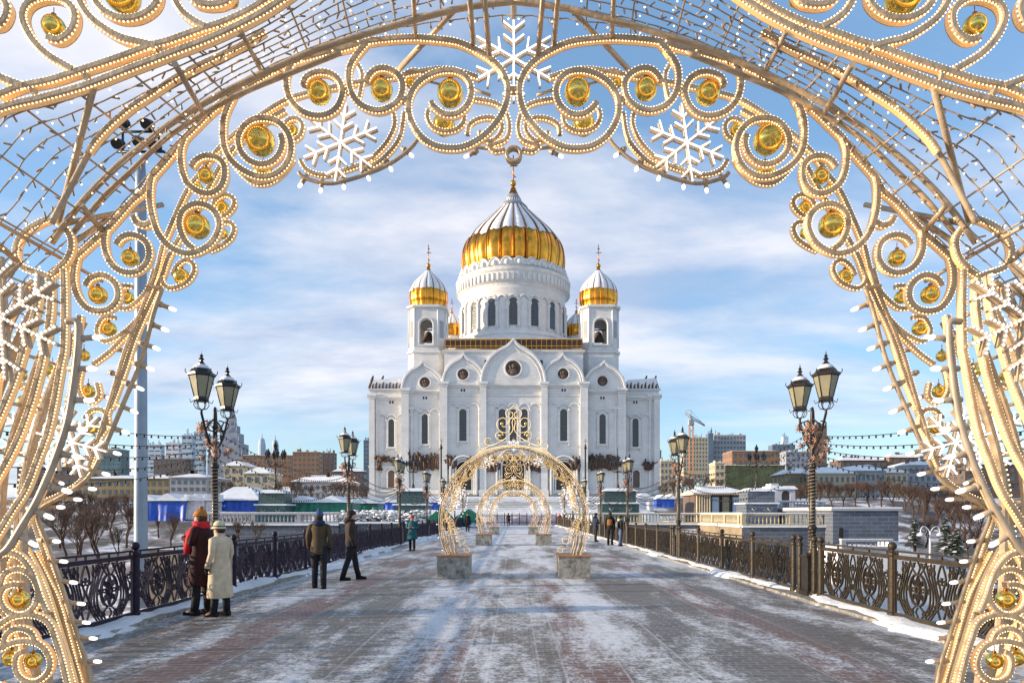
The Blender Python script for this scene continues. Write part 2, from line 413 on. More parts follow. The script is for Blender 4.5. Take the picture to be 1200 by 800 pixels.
def snowflake(px, py, r, d, rot=0.0, both=True, dotted=False, w=0.011, name='snowflake'):
    for mir in ((False, True) if both else (False,)):
        x = 1204-px if mir else px; c = (X(x, d), Z(py, d)); rr = r*d/F
        m = MB(); g = MB()
        segs = []
        for k in range(6):
            a = R(60*k+90)+(rot if not mir else -rot)
            u = (math.cos(a), math.sin(a))
            segs.append(((0, 0), (u[0], u[1])))
            for t, l in ((0.36, 0.30), (0.66, 0.32)):
                for sg in (-1, 1):
                    b = a+sg*R(52)
                    segs.append(((u[0]*t, u[1]*t), (u[0]*t+math.cos(b)*l, u[1]*t+math.sin(b)*l)))
        for a, b in segs:
            A = (c[0]+a[0]*rr, c[1]+a[1]*rr); B = (c[0]+b[0]*rr, c[1]+b[1]*rr)
            m.bar([A, B], d+0.018, w*(0.45 if dotted else 0.9), 0.012)
            if dotted:
                g.bar([A, B], d-0.001, w*0.7, 0.008)
            else: g.tube([(A[0], d-0.003, A[1]), (B[0], d-0.003, B[1])], w*0.30, 6)
        o = m.build(name, 'frame', arch, AO)
        if dotted:
            dots = MB()
            for a, b in segs:
                A = (c[0]+a[0]*rr, c[1]+a[1]*rr); B = (c[0]+b[0]*rr, c[1]+b[1]*rr)
                for q in resample([A, B], 0.0125): dots.dot((q[0], d-0.0085, q[1]), 0.0050)
            g2 = g.build('flake_bar', 'frame', o, AO); dots.build('light_dots', 'led_white', o, AO)
        else: g.build('light_tube', 'led_white', o, AO)

# --- middle plane: main ring running into the large centre scroll
ring_c = [(232.5,148),(245.6,135),(268,116),(292.5,101),(319,86),(343,75),(367.5,67.5),(380,64),(405,58),(430,51),(455,47.5),(485,46),(510,47.5),(535,51),(555,59),(575,71),(589,86),(595.5,105),(592.5,125),(584,142),(567.5,160),(547.5,172),(530,175),(510,172),(492.5,160),(481,140),(479.5,120),(487.5,102),(502.5,90),(520,84.5),(537.5,86),(549,96),(552.5,110),(547.5,125),(535,135),(520,135),(509,127),(505,121)]
scroll(ring_c, DM, name='ring_scroll')
scroll([(58,326),(73.5,315),(87.5,305),(105,289),(126,270.6),(141,254),(156,237),(171,224),(180,208),(199,186),(217.5,163),(232.5,148)], DM, name='ring_bar')
scroll([(430,52),(417,68),(410,82),(409.5,100),(415,115),(426,126),(442.5,131),(457.5,127),(469,117),(472.5,102),(467.5,90),(455,82.5),(442.5,82.5),(434,89),(430,96)], DM-0.002)
scroll([(343,76),(337,88),(336.5,103),(341,118),(351,129.5),(364,136),(379,137),(392,131),(399.5,120),(402,107),(396,94),(384.5,87),(371.5,86.5),(360,92),(356,101)], DM-0.002)
scroll([(274,114),(266,131),(262.5,146),(262.5,165),(266,180),(275.7,193),(289,202.5),(304,208),(319,207),(332,199),(340,186),(342,171),(337.5,156),(326,144),(311,140),(296,142.5),(285,152),(280,165),(283,178),(292.5,189),(306,194),(319,191),(328,182),(332,169),(330,159)], DM-0.002)
scroll([(217,164),(213,176),(213,189),(215,202.5),(221,216),(232.5,225),(246,228),(258,222),(264,210),(263.5,195),(255,186),(242,184),(231,189),(225,197)], DM-0.002)
scroll([(179,209),(177,220),(177,239),(180.6,257.5),(186,272.5),(195.6,285.6),(207,294),(222,298),(237,294),(250,284),(257.5,269),(256.5,256),(250,246),(239,240.6),(227.5,240.6),(216,248),(211.5,261),(214,274),(220,285.6),(229,293)], DM-0.002)
scroll([(179,261),(171,265),(162,262),(157,254)], DM)
scroll([(125,271),(123.5,284),(126,299),(134,312),(145,319),(158,320),(169,314),(176,302.5),(175,289),(167.5,280),(154,276),(143,280),(137.5,287.5)], DM-0.002)
scroll([(91,304),(88,317),(88,333),(93,348.5),(103,361),(115.5,365),(129.5,362.5),(139,352),(139,338),(131,327.5),(119,323),(107,327.5),(101.5,336)], DM-0.002)
for a, b in (((402,107),(410,107)), ((468,117),(480,118)), ((595.5,106),(608.5,106))):
    m = MB(); 
    for mir in ((False, True) if a[0] < 590 else (False,)):
        q = [(X(1204-x if mir else x, DM), Z(y, DM)) for x, y in (a, b)]
        m = MB(); m.bar(q, DM, 0.02, 0.026); m.build('scroll_link', 'frame', arch, AO)
for b_ in ((527.5,109,15.5),(447.5,106,13),(374,108,14),(304.8,165,17),(240.9,205,9.5),(231,265,14.5),(151.5,301.5,10),(115.5,346,10.5)):
    bauble(*b_, DM+0.03)
# --- flowing bars of the legs
scroll([(76,317),(77,345),(77,376),(76,410),(72,431),(65,472),(57,507.6),(45,540),(32.5,572.5),(16,598.5),(0,624.5),(-18,650),(-40,690)], 2.25, 0.017)
scroll([(60,327),(61,355),(58,385),(53.7,410),(47,439),(37,475),(24,511),(10,540),(-5,566),(-25,600)], 2.2, 0.017)
scroll([(47,333.6),(44,361),(34,397),(29,410),(18,447),(0,490),(-18,525),(-40,560)], 2.15, 0.017)
scroll([(95,370),(90,410),(86,450),(76,500),(60,550),(38,600),(12,650),(-10,690)], 2.55, 0.018)
scroll([(40,330),(26,345),(10,380),(2,420),(-5,470)], 2.4, 0.018)
# junction loop
scroll([(60,326),(50,322),(38,318),(26,312),(20,300),(22,285),(32,272),(48,262),(62,258),(75,266),(84,278),(85,292),(80,305),(70,315)], 2.35, 0.018)
# inner strip of the near face, with frosted bulbs
tube_px([(78,377),(91,377.6),(92,395),(91,410),(88.6,434),(84.5,463.7),(78,498),(65,537),(55,561),(42,589),(27.6,613),(10,641),(-5,655),(-22,690),(-30,740)], 1.95, 0.010, 'bulb_rail', 'frame_dark')
for c in ((114,395,2),(107,432,-2),(104,469,-3),(96,503,-6),(90,535,-10),(78,575,-14),(57,605,-20),(39,637,-26)):
    candle(c[0], c[1], c[2], DN, 0.058, 'frame_dark')
# --- far plane
F1 = [(560,92),(520,82),(470,90),(430,96),(400,102),(370,108),(337,118),(307,136),(280,155),(255,178),(235,205),(220,225),(203,262),(192,290),(183,325),(166,368),(149,410),(132,467),(115,520),(99,560),(75,578),(49,590),(40,600),(45,622),(57,657),(75,707),(88,747),(97,780),(103,815),(112,860),(125,928)]
scroll(F1, DF, 0.016, name='ring_bar')
scroll([(335,130),(310,145),(290,160),(265,187),(245,222),(222,262),(200,300),(191,325),(180,350),(160,395),(146,437),(130,480)], DF+0.004, 0.016, name='ring_bar')
scroll([(30,642),(45,670),(57.5,700),(77.5,765),(87.5,800),(98,850),(112,928)], DF-0.05, 0.016)
scroll([(41,647),(58,680),(70,707.5),(87.5,770),(96,800),(104,840),(118,928)], DF-0.02, 0.016)
tube_px([(190,338),(180,367),(170,407),(160,437),(147,467),(133,500),(120,530),(106,556),(88,572),(66,585),(50,594),(44,606),(56,637),(67,670),(79,707),(92,747),(102,780),(108,815),(117,860),(130,928)], DF-0.06, 0.0085, 'bulb_rail')
tube_px([(172,335),(190,338)], DF-0.06, 0.0085, 'bulb_rail_bracket')
for c in ((202,362,-22),(193,386,-22),(183,408,-20),(176,432,-20),(164,455,-22),(157,482,-22),(147,506,-18),(137,531,-14),(124,555,-12),(108,572.5,-6),(91,585,-4),(71,594,-2),(66,634,-4),(74.5,657.5,-4),(86,682,-5),(95,707,-5),(101,729,-4),(109,747.5,0),(114,774.5,0),(121,803,2),(127,835,2)):
    candle(c[0], c[1], c[2], DF-0.06, 0.062)
# row of bulbs behind, further in
tube_px([(160,400),(148,432),(135,468),(120,500),(104,530),(84,556)], DF+0.16, 0.007, 'bulb_rail')
for c in ((147,412),(140,440),(127,466),(116,496),(104,524),(88,548),(72,566)): candle(c[0], c[1], -20, DF+0.16, 0.04)
# small scrolls of the far plane
fs = [
 [(190,325),(192,332.5),(199,338),(210.6,336),(222,329),(228.4,317.5),(225.6,308),(216,306),(207,314),(203,323)],
 [(250,240.6),(255.6,233),(265,229),(273.4,233),(275,240.6),(268.7,250),(259,255.6)],
 [(261,261),(270.6,262),(275,268.7),(270.6,280),(259,289),(246,295)],
 [(155,336),(145,336),(140,345)],
 [(138,360.7),(152,361),(166,350),(175,338),(182,315)],
 [(135,372),(123,372),(117,380),(115,390),(123,400),(140,394),(157,380),(170,364)],
 [(157,384),(130,412),(110,427)],
 [(115,449),(117,464),(107,472),(97,465),(93,450),(97,430)],
 [(100,490),(110,480),(123,482),(127,497),(117,514),(113,527)],
 [(22,455),(32,450),(42,458),(44,472),(36,486),(24,490)],
 [(272,190),(285,206),(300,216),(318,214),(334,202),(344,188)],
 [(332,150),(338,142),(348,140),(355,148),(352,160),(343,166)],
 [(502,130),(501,140),(507,150),(520,155),(534,153),(543,145),(544,133)],
 [(572,172),(592,165),(597,150),(592,132),(580,122),(555,117)],
 [(548,158),(550,148),(560,141),(575,139),(587,145),(587,156),(577,166),(565,164),(562,155)],
 [(572,172),(580,178),(592,176)],
 [(472,98),(476,88),(486,84),(497,88),(500,96)],
 [(460,130),(463,147),(452,170),(430,190),(400,202),(378,206),(360,200),(352,188)],
 [(474,133),(468,164),(448,188),(430,198)],
 [(415,70),(425,90),(420,120)],
]
for p in fs: scroll(p, DF, 0.015, 0.026, step=0.0125)
for b_ in ((214,325,9.5),(260,243.5,8.5),(261,274,6.5),(148,348,7.5),(127,385,8.5),(100,417,6.5),(62,435,8.5),(103,458,7.5),(107,499,9),(30,471,8),(520,146,13),(343,154,7),(481,96,6.5),(308,203,12),(24,440,7),(55,395,7),(232,222,7)):
    bauble(*b_, DF+0.02)
# bottom centre ring of the ornament and small gilt ball
m = MB(); cc = (X(602, DF), Z(182, DF)); m.bar([(cc[0]+0.027*math.cos(a*PI/12), cc[1]+0.027*math.sin(a*PI/12)) for a in range(25)], DF, 0.012, 0.03); m.build('ring', 'frame', arch, AO)
# snowflake frames and bulbs below
tube_px([(350,202),(354.5,207),(367.5,212),(382.6,215),(400,213),(430,204),(457,192),(480,175),(492,160)], DF-0.02, 0.008, 'bulb_rail', 'frame_dark')
for c in ((352,217,-120),(376,223,-95),(403,219,-85),(432,209,-65),(458,198,-60),(482,182,-40),(547,183,-150)): candle(c[0], c[1], c[2], DF-0.02, 0.04, 'frame_dark')
tube_px([(545,168),(556,172),(572,174)], DF, 0.007, 'bulb_rail')
snowflake(602, 68, 50, DF+0.15, 0, both=False, w=0.010)
snowflake(399, 167, 46, DF-0.03, R(-8), w=0.0095)
snowflake(2, 372, 74, 1.85, R(4), dotted=True, w=0.014)
snowflake(84, 518, 42, 2.4, R(15), w=0.010)
snowflake(36, 512, 40, 2.75, R(-10), w=0.010)
# lower leg scrolls
for p in ([(2,690),(7.5,672.5),(22.5,666),(37.5,672.5),(46,687.5),(46,702.5),(37.5,715),(25,720),(12.5,716),(5,707.5),(2.5,697.5),(7.5,687.5),(17.5,684),(26,685)],
          [(-14,770),(0,760),(15,752.5),(32.5,750),(50,755),(60,770),(59,785),(47.5,796),(35,797.5),(24,790),(20,777.5),(22.5,766),(29,762.5)],
          [(-14,742),(0,732),(15,722.5),(32.5,719),(50,722.5),(61,732.5),(67.5,750),(75,775),(82,805),(95,860),(108,920)],
          [(-10,655),(7.5,647.5),(22.5,650),(35,662.5),(42.5,677.5),(50,700),(57.5,717.5)],
          [(5,760),(10,742),(24,735),(38,740),(44,752)],
          [(0,800),(10,812),(24,815)]):
    scroll(p, 2.3, 0.018)
for b_ in ((24,702,10.5),(37.5,774,9.5),(14,770,10)): bauble(*b_, 2.34)
scroll([(0,705),(10,728),(22,760),(34,800),(48,860),(66,930)], 2.55, 0.016)

# --- near plane crown rails and scrolls
CR = dict(crown=True)
rail1 = [(0,130),(50,117),(100,103),(150,84),(200,65),(250,46),(300,22),(335,0),(360,-18),(400,-42),(470,-82),(545,-125),(602,-160)]
scroll([(-60,160)]+rail1, DN, 0.018, name='crown_rail', **CR)
scroll([(0,114),(28,103),(61,96),(98,84),(140,70),(178,56),(200,50),(236,37),(264,28),(292,15),(317,0),(380,-36),(470,-88),(560,-145),(602,-200)], DN, 0.017, name='crown_rail', **CR)
scroll([(87.5,84),(75,77),(58,66.5),(42,51),(31.5,33),(29,19),(35,7),(49,0),(66,-1),(80,5),(89,16),(89,30),(82,42),(70,49),(58,46)], DN-0.002, 0.018, **CR)
scroll([(184,57),(168,52.5),(145,47),(126,37),(108,23),(98,9),(93,-5),(95,-25),(108,-45),(135,-55),(165,-45),(185,-22),(187,0),(178,14),(160,23),(140,23),(122,14),(112,0),(110,-15)], DN-0.002, 0.018, **CR)
scroll([(242,34),(227,26),(214,15),(206,0),(203,-20),(215,-45),(245,-55),(270,-40),(276,-15),(268,3),(250,8),(232,5),(222,-5)], DN-0.002, 0.018, **CR)
scroll([(30,103),(16,98),(0,91),(-25,75),(-45,45),(-40,15),(-20,0),(0,-3),(10.5,10),(8,24),(0,31.5),(-14,32)], DN-0.002, 0.018, **CR)
scroll([(330,-8),(318,-20),(312,-40),(325,-62),(350,-60),(360,-42),(350,-28)], DN-0.002, 0.018, **CR)
for b_ in ((62,31,13),(144,-6,21),(272,2,8),(-18,8,14),(240,-20,14),(338,-42,11)): bauble(*b_, DN+0.02, crown=True)
for a, b in (((38,104),(44,118)), ((188,56),(194,68)), ((340,-16),(346,-6)), ((258,30),(262,42)), ((100,84),(104,101))):
    for mir in (False, True):
        m = MB(); m.bar([(X(1204-x if mir else x, DN), Z(y, DN)) for x, y in (a, b)], DN, 0.014, 0.02); o = m.build('rail_link', 'frame', arch, AO); o['c'] = 1
# tubes and struts of the barrel between the planes
tube_px([(60,285),(95,238),(135,197),(165,172),(200,145),(250,115),(300,90),(360,63),(400,49),(470,28),(540,10),(602,2)], 2.33, 0.0105)
tube_px([(80,280),(120,232),(150,204),(200,158),(270,116),(340,86),(400,62)], 2.38, 0.009)
tube_px([(311,37),(280,56),(217,86),(180,110),(149,131),(120,158),(105,178),(85,215),(60,262)], 2.12, 0.009)
scroll([(311,38),(280,57),(217,87),(180,111),(149,132),(120,159),(105,179)], 2.10, 0.012)
def strut(a, da, b, db, r=0.009, mat='frame', name='strut', crown=False):
    for mir in (False, True):
        p = [(X(1204-x if mir else x, d), d, Z(y, d)) for (x, y), d in ((a, da), (b, db))]
        m = MB(); m.tube(p, r, 6); o = m.build(name, mat, arch, AO)
strut((110,102), DN, (68,262), 2.35, 0.0095); strut((282,36), DN, (308,88), DM, 0.0075); strut((205,75), DN, (241,138), DM, 0.010, 'frame_dark')
strut((549,-20), 2.2, (555,56), DM); strut((566,-20), 2.2, (574,68), DM); strut((484,-15), 2.2, (487,46), DM, 0.008)
strut((500,45), DM, (458,90), DF+0.2, 0.008); strut((535,10), 2.33, (465,85), DF, 0.009); strut((95,240), 2.3, (122,273), DM, 0.01); strut((75,262), 2.35, (190,240), DF+0.1, 0.011)
strut((20,305), 2.3, (-60,240), DN, 0.011); strut((85,285), 2.35, (150,240), DF, 0.010)
m = MB(); m.tube([(0, 2.2, 3.72), (0, DF+0.1, Z(20, DF+0.1))], 0.012, 8); m.build('strut', 'frame', arch, AO)
strut((500,95), DM+0.02, (520,100), DM+0.02, 0.004); strut((555,105), DF, (575,112), DF, 0.006)
# --- net of wires with small lamps: wires parallel to the ring and rods along the barrel
railN = catmull([(-190,560),(-160,430),(-112,310),(-66,225),(-32,168)]+rail1, 6)
ringM = catmull([(-22,560),(0,480),(15,410),(33,360),(58,326),(100,294),(141,254),(180,208),(217.5,163),(268,116),(319,86),(380,62),(455,40),(530,30),(602,26)], 6)
def at_frac(pts, t):
    L = [0]
    for a, b in zip(pts, pts[1:]): L.append(L[-1]+math.dist(a, b))
    s = t*L[-1]
    for i in range(len(pts)-1):
        if L[i+1] >= s:
            k = (s-L[i])/max(1e-9, L[i+1]-L[i]); return tuple(pts[i][j]+(pts[i+1][j]-pts[i][j])*k for j in (0, 1))
    return pts[-1]
NS = 64
def barrel(t, u):
    a = at_frac(railN, t); b = at_frac(ringM, t)
    A = (X(a[0], DN), DN, Z(a[1], DN)); B = (X(b[0], DM), DM, Z(b[1], DM))
    return tuple(A[j]+(B[j]-A[j])*u for j in range(3))
for mir in (False, True):
    sx = -1 if mir else 1
    for k in range(9):
        u = (k+0.5)/9.0*1.0; pts = []; m = MB(); bl = MB()
        ph = random.uniform(0, 6)
        for i in range(NS*2+1):
            t = i/(NS*2); x, y, z = barrel(t, u)
            wz = 0.006*math.sin(i*1.1+ph)+random.uniform(-0.004, 0.004)
            pts.append((sx*x, y+wz, z+wz))
        for i in range(2, len(pts)-1, 2):
            p = Vector(pts[i]); dv = Vector((random.uniform(-1, 1), random.uniform(-1, 1), random.uniform(-1, 0.4))).normalized()
            m.tube([p, p+dv*0.022], 0.0032, 4)
        m.tube(pts, 0.0021, 4, False); net = m.build('net_wire', 'wire', arch, AO)
        bl = MB(); random.seed(k+int(mir)*50)
        for i in range(2, len(pts)-1, 5): bl.dot((pts[i][0]+random.uniform(-.01, .01), pts[i][1], pts[i][2]-0.012), 0.0034)
        bl.build('light_strip', 'led', net, AO)
    for k in range(17):
        t = (k+0.4)/17; q = [barrel(t, u) for u in (-0.02, 0.5, 1.03)]
        m = MB(); m.tube([(sx*x, y, z) for x, y, z in q], 0.0036, 5); m.build('net_rod', 'frame_dark', arch, AO)
# --- outer hoops of the legs (just outside the picture here, seen on the arches ahead)
for sx in (-1, 1):
    for d, r0, a0, a1 in ((DN, 1.95, -27, 38), (DM, 1.95, -27, 32), (DF, 1.93, -27, 30)):
        p = [(sx*r0*math.cos(R(a0+(a1-a0)*i/30)), 1.48+r0*math.sin(R(a0+(a1-a0)*i/30))) for i in range(31)]
        m = MB(); m.bar(p, d, 0.022, 0.03); o = m.build('hoop', 'frame', arch, AO)
        dd = MB()
        for x, z in resample(p, 0.02): dd.dot((x*1.008, d-0.012, z), 0.004)
        dd.build('light_strip', 'led', o, AO)
    for i in range(7):
        a = R(-22+60*i/6); c = Vector((sx*2.0*math.cos(a), DN, 1.48+2.0*math.sin(a))); dv = Vector((sx*1, 0, 0))
        m = MB(); m.tube([c-dv*0.05, c], 0.008, 6); st = m.build('bulb_socket', 'frame', arch, AO)
        m = MB(); m.sphere(tuple(c+dv*0.012), 0.013, 8, 6); m.build('bulb', 'bulb', st, AO)
    for i in range(12):
        a = R(-25+60*i/11); m = MB(); c = [(sx*1.95*math.cos(a), d, 1.48+1.95*math.sin(a)) for d in (DN, DF)]; m.tube(c, 0.007, 5); m.build('net_rod', 'frame', arch, AO)
    for k, (x0, x1) in enumerate(((1.92, 1.72), (1.86, 1.66), (1.78, 1.60))):
        p = catmull([(sx*(x0-0.02), 1.25), (sx*x0, 1.55), (sx*(x0-0.02), 1.9), (sx*(x0-0.17), 2.35)], 6)
        m = MB(); m.bar(p, DM+0.05, 0.016, 0.025); m.build('hoop', 'frame', arch, AO)
    # legs down onto the plinth
    for d in (DN, DM, DF):
        for xa, xb in ((1.86, 1.74), (1.74, 1.63), (1.66, 1.55)):
            m = MB(); m.bar(catmull([(sx*xa, 1.12), (sx*(xa+xb)/2+sx*0.015, 0.85), (sx*xb, 0.60)], 5), d, 0.02, 0.028); m.build('leg', 'frame', arch, AO)
    # floor scrolls at the foot
    for (cx, cz, rr) in ((1.38, 0.98, 0.13), (1.24, 0.74, 0.10), (1.47, 1.25, 0.08)):
        p = [(sx*(cx+rr*(1-0.6*i/30)*math.cos(i*0.3)), cz+rr*(1-0.6*i/30)*math.sin(i*0.3)) for i in range(31)]
        m = MB(); m.bar(p, DN+0.15, 0.016, 0.024); o = m.build('foot_scroll', 'frame', arch, AO); o['f'] = 1
        dd = MB()
        for x, z in resample(p, 0.02): dd.dot((x, DN+0.134, z), 0.004)
        dd.build('light_strip', 'led', o, AO)
    # plinth
    m = MB(); m.box(*sorted((sx*1.17, sx*1.99)), DN-0.15, DN+1.2, 0.0, 0.56); o = m.build('plinth', 'granite', arch, AO)
    m = MB(); m.box(*sorted((sx*1.15, sx*2.01)), DN-0.17, DN+1.22, 0.56, 0.60); m.build('plinth_cover', 'copper_cover', o, AO)
# far arches: same arch, their crown as seen from afar
farch = copy_tree(arch, None, lambda c: 'c' in c.keys())
for ch in [c for c in arch.children if 'f' in c.keys()]:
    for g in list(ch.children): bpy.data.objects.remove(g)
    bpy.data.objects.remove(ch)
farch.location = (0, AY+15.75+0.15, 0)
farch['label'] = 'nearest of the three distant golden light arches, tallest, on granite plinths'
def cr_scroll(pts, w=0.022, cap=False):
    for sx in (-1, 1):
        p = catmull([((x-465)/3.81*0.0224*sx, Z(470+y/3.81, 17.85)) for x, y in pts], 5)
        m = MB(); m.bar(p, DN, w, 0.03); o = m.build('crown_scroll', 'frame', farch, AO)
        dd = MB()
        for x, z in resample(p, 0.022): dd.dot((x, DN-0.017, z), 0.0055)
        dd.build('light_strip', 'led', o, AO)
def cr_ball(x, y, r):
    for sx in (-1, 1):
        m = MB(); m.sphere(((x-465)/3.81*0.0224*sx, DN, Z(470+y/3.81, 17.85)), r/3.81*0.0224, 12, 8); m.build('bauble', 'gold_ball', farch, AO)
cr_scroll([(465,18),(452,30),(440,38),(430,50),(434,68),(448,76),(460,68),(460,52),(450,48)])
cr_scroll([(465,75),(458,95),(462,125),(446,150),(420,172),(385,190),(345,205),(310,228)])
cr_scroll([(465,75),(450,78),(444,100),(448,120),(436,138),(416,138),(398,126),(390,104),(397,84),(415,74),(432,82),(436,100),(426,114),(412,110)])
cr_scroll([(430,165),(418,172),(398,172),(386,160),(386,145),(398,136),(412,140),(418,152)])
cr_scroll([(385,190),(370,195),(350,196),(338,184),(340,170),(354,164),(366,170)])
cr_scroll([(345,206),(328,214),(314,206),(314,194),(326,190)])
cr_scroll([(300,238),(330,222),(380,208),(430,200),(465,198)])
cr_ball(403,153,8); cr_ball(353,180,6); cr_ball(448,56,5); cr_ball(412,100,7)
for sx in (-1, 1):
    for rr in (1.95, 1.99):
        p = [(sx*rr*math.cos(R(36+54*i/30)), 1.48+rr*math.sin(R(36+54*i/30))) for i in range(31)]
        m = MB(); m.bar(p, DN, 0.022, 0.03); o = m.build('hoop', 'frame', farch, AO)
        dd = MB()
        for x, z in resample(p, 0.022): dd.dot((x, DN-0.017, z), 0.0055)
        dd.build('light_strip', 'led', o, AO)
a2 = dup(farch, (0, AY+35.8-1.95+0.15, 0), label='middle one of the three distant golden light arches, seen through the first')
a3 = dup(farch, (0, AY+54-1.95+0.15, 0), label='farthest and smallest of the three distant golden light arches')
# ------------------------------------------------------------------ bridge
YB0, YB1 = -60.0, 97.0
m = MB(); m.box(-5.62, 5.62, YB0, YB1, -0.6, 0.0); struct(m.build('bridge_deck', 'paving'))
for sx in (-1, 1):
    m = MB(); m.box(*sorted((sx*5.62, sx*6.35)), YB0, YB1, -0.75, 0.05); struct(m.build('bridge_kerb', 'granite'))
m = MB()
for y in range(-53, 97, 12): m.box(-6.0, 6.0, y, y+1.2, -1.9, -0.6)
m.box(-5.0, 5.0, YB0, YB1, -1.5, -0.76); struct(m.build('bridge_girders', 'granite'))
# uneven snow swept along the fences
for sx in (-1, 1):
    rnd = random.Random(3+sx); vs = []; fs = []; N = 620; K = 7
    for i in range(N+1):
        y = YB0+(YB1-YB0)*i/N
        wd = 0.10+0.12*math.sin(y*0.7+sx)+0.10*math.sin(y*2.1)+rnd.uniform(-.08, .08); 
        if sx < 0: wd += 0.10+0.15*math.sin(y*0.33)
        h = 0.03+0.03*abs(math.sin(y*1.3))+rnd.uniform(0, .04)+(0.10*max(0, math.sin(y*0.45+1)) if sx < 0 and y > 14 else 0)
        for k in range(K):
            t = k/(K-1); xx = 6.32-(0.55+wd)*t
            z = 0.052+h*math.sin(PI*min(1, 0.15+t*0.85))**0.8*(1-0.2*t)+rnd.uniform(-.008, .012)
            if k == K-1: z = -0.02
            if k == 0: z = 0.04
            vs.append((sx*xx, y, z))
    for i in range(N):
        for k in range(K-1): fs.append((i*K+k, i*K+k+1, (i+1)*K+k+1, (i+1)*K+k) if sx > 0 else (i*K+k, (i+1)*K+k, (i+1)*K+k+1, i*K+k+1))
    m = MB(); m.add(vs, fs, True); o = m.build('snow_bank', 'snow'); o['kind'] = 'structure'

# fence: panels between posts, a gap for each street lamp
LY = [2.6+11.25*k for k in range(0, 9)]       # lamp positions
def make_panel_meshes():
    L = 2.33; H0, H1 = 0.16, 1.0
    m = MB()
    m.box(-L/2, L/2, -0.02, 0.02, 0.10, 0.16); m.box(-L/2, L/2, -0.022, 0.022, 0.985, 1.05); m.box(-L/2, L/2, -0.015, 0.015, 1.095, 1.125)
    for x in (-1.1, -0.55, 0, 0.55, 1.1): m.box(x-0.012, x+0.012, -0.012, 0.012, 1.05, 1.095)
    for sx in (-1, 1): m.box(sx*L/2-0.02 if sx > 0 else -L/2, sx*L/2 if sx > 0 else -L/2+0.02, -0.02, 0.02, 0.16, 0.985)
    f = MB()
    def b(pts, w=0.024): f.bar(catmull(pts, 5), 0, w*0.72, 0.026)
    for cx in (-0.56, 0.56):
        for s in (-1, 1):
            for (px_, pz_, r_, ph_, dr) in ((0.30, 0.26, 0.075, 0, 1), (0.29, 0.89, 0.07, 3, -1), (0.14, 0.235, 0.05, 2, -1), (0.13, 0.92, 0.045, 1, 1), (0.50, 0.42, 0.07, 4, 1), (0.50, 0.74, 0.07, 1, -1), (0.27, 0.57, 0.045, 2, 1)):
                if abs(cx+s*px_) > L/2-0.06: continue
                b([(cx+s*(px_+r_*(1-i/17)*math.cos(i*0.55*dr+ph_)), pz_+r_*(1-i/17)*math.sin(i*0.55*dr+ph_)) for i in range(15)], 0.016)
            # acanthus like ribs bending round the rosette
            for o_, k in ((0.27, 0.0), (0.34, 0.05), (0.41, 0.1), (0.47, 0.12)):
                if cx+s*o_ > L/2-0.04 or cx+s*o_ < -L/2+0.04: continue
                b([(cx+s*(o_-0.17), 0.17), (cx+s*(o_+0.0), 0.36), (cx+s*(o_+0.02), 0.60-k), (cx+s*(o_-0.08), 0.80), (cx+s*(o_-0.20+k), 0.97)], 0.02)
            p = [(cx+s*(0.33+0.10*(1-i/16)*math.cos(i*0.5)), 0.30+0.11*(1-i/20)*math.sin(i*0.5)) for i in range(15)]; b(p, 0.018)
            p = [(cx+s*(0.36+0.09*(1-i/16)*math.cos(i*0.5+2)), 0.86+0.09*(1-i/20)*math.sin(i*0.5+2)) for i in range(15)]; b(p, 0.018)
        b([(cx, 0.17), (cx+0.05, 0.24), (cx, 0.31)], 0.02); b([(cx, 0.81), (cx-0.05, 0.9), (cx, 0.98)], 0.02)
        b([(cx-0.2, 0.17), (cx-0.13, 0.27), (cx-0.05, 0.33)], 0.018); b([(cx+0.2, 0.17), (cx+0.13, 0.27), (cx+0.05, 0.33)], 0.018)
        b([(cx-0.2, 0.98), (cx-0.13, 0.87), (cx-0.05, 0.80)], 0.018); b([(cx+0.2, 0.98), (cx+0.13, 0.87), (cx+0.05, 0.80)], 0.018)
    for s in (-1, 1):
        b([(s*0.02, 0.17), (s*0.10, 0.40), (s*0.02, 0.58), (s*0.09, 0.78), (s*0.02, 0.97)], 0.022)
        p = [(s*(1.02-0.11*(1-i/18)*math.cos(i*0.5)), 0.57+0.13*(1-i/20)*math.sin(i*0.5)) for i in range(15)]; b(p, 0.02)
    r = MB()
    for cx in (0.0,):
        r.bar([(cx+0.20*math.cos(a*PI/12), 0.57+0.235*math.sin(a*PI/12)) for a in range(25)], 0, 0.024, 0.04)
        r.bar([(cx+0.05*math.cos(a*PI/6), 0.57+0.06*math.sin(a*PI/6)) for a in range(13)], 0, 0.03, 0.05)
        for k in range(8):
            a = k*PI/4; c, s_ = math.cos(a), math.sin(a)
            pts = [(cx+c*rr*0.93-s_*w, 0.57+s_*rr*1.1+c*w) for rr, w in ((0.06, 0), (0.12, 0.032), (0.19, 0), (0.12, -0.032), (0.06, 0))]
            r.bar(pts, 0, 0.014, 0.035)
    return m, f, r
pm, pf, pr = make_panel_meshes()
def make_post_mb():
    m = MB()
    m.lathe([(0.075, 0.02), (0.075, 0.14), (0.055, 0.16), (0.052, 0.55), (0.062, 0.56), (0.062, 0.60), (0.052, 0.61), (0.052, 1.02), (0.072, 1.04), (0.072, 1.08), (0.04, 1.10), (0.03, 1.125)], n=12, smooth=False)
    m.sphere((0, 0, 1.185), 0.068, 12, 8)
    return m
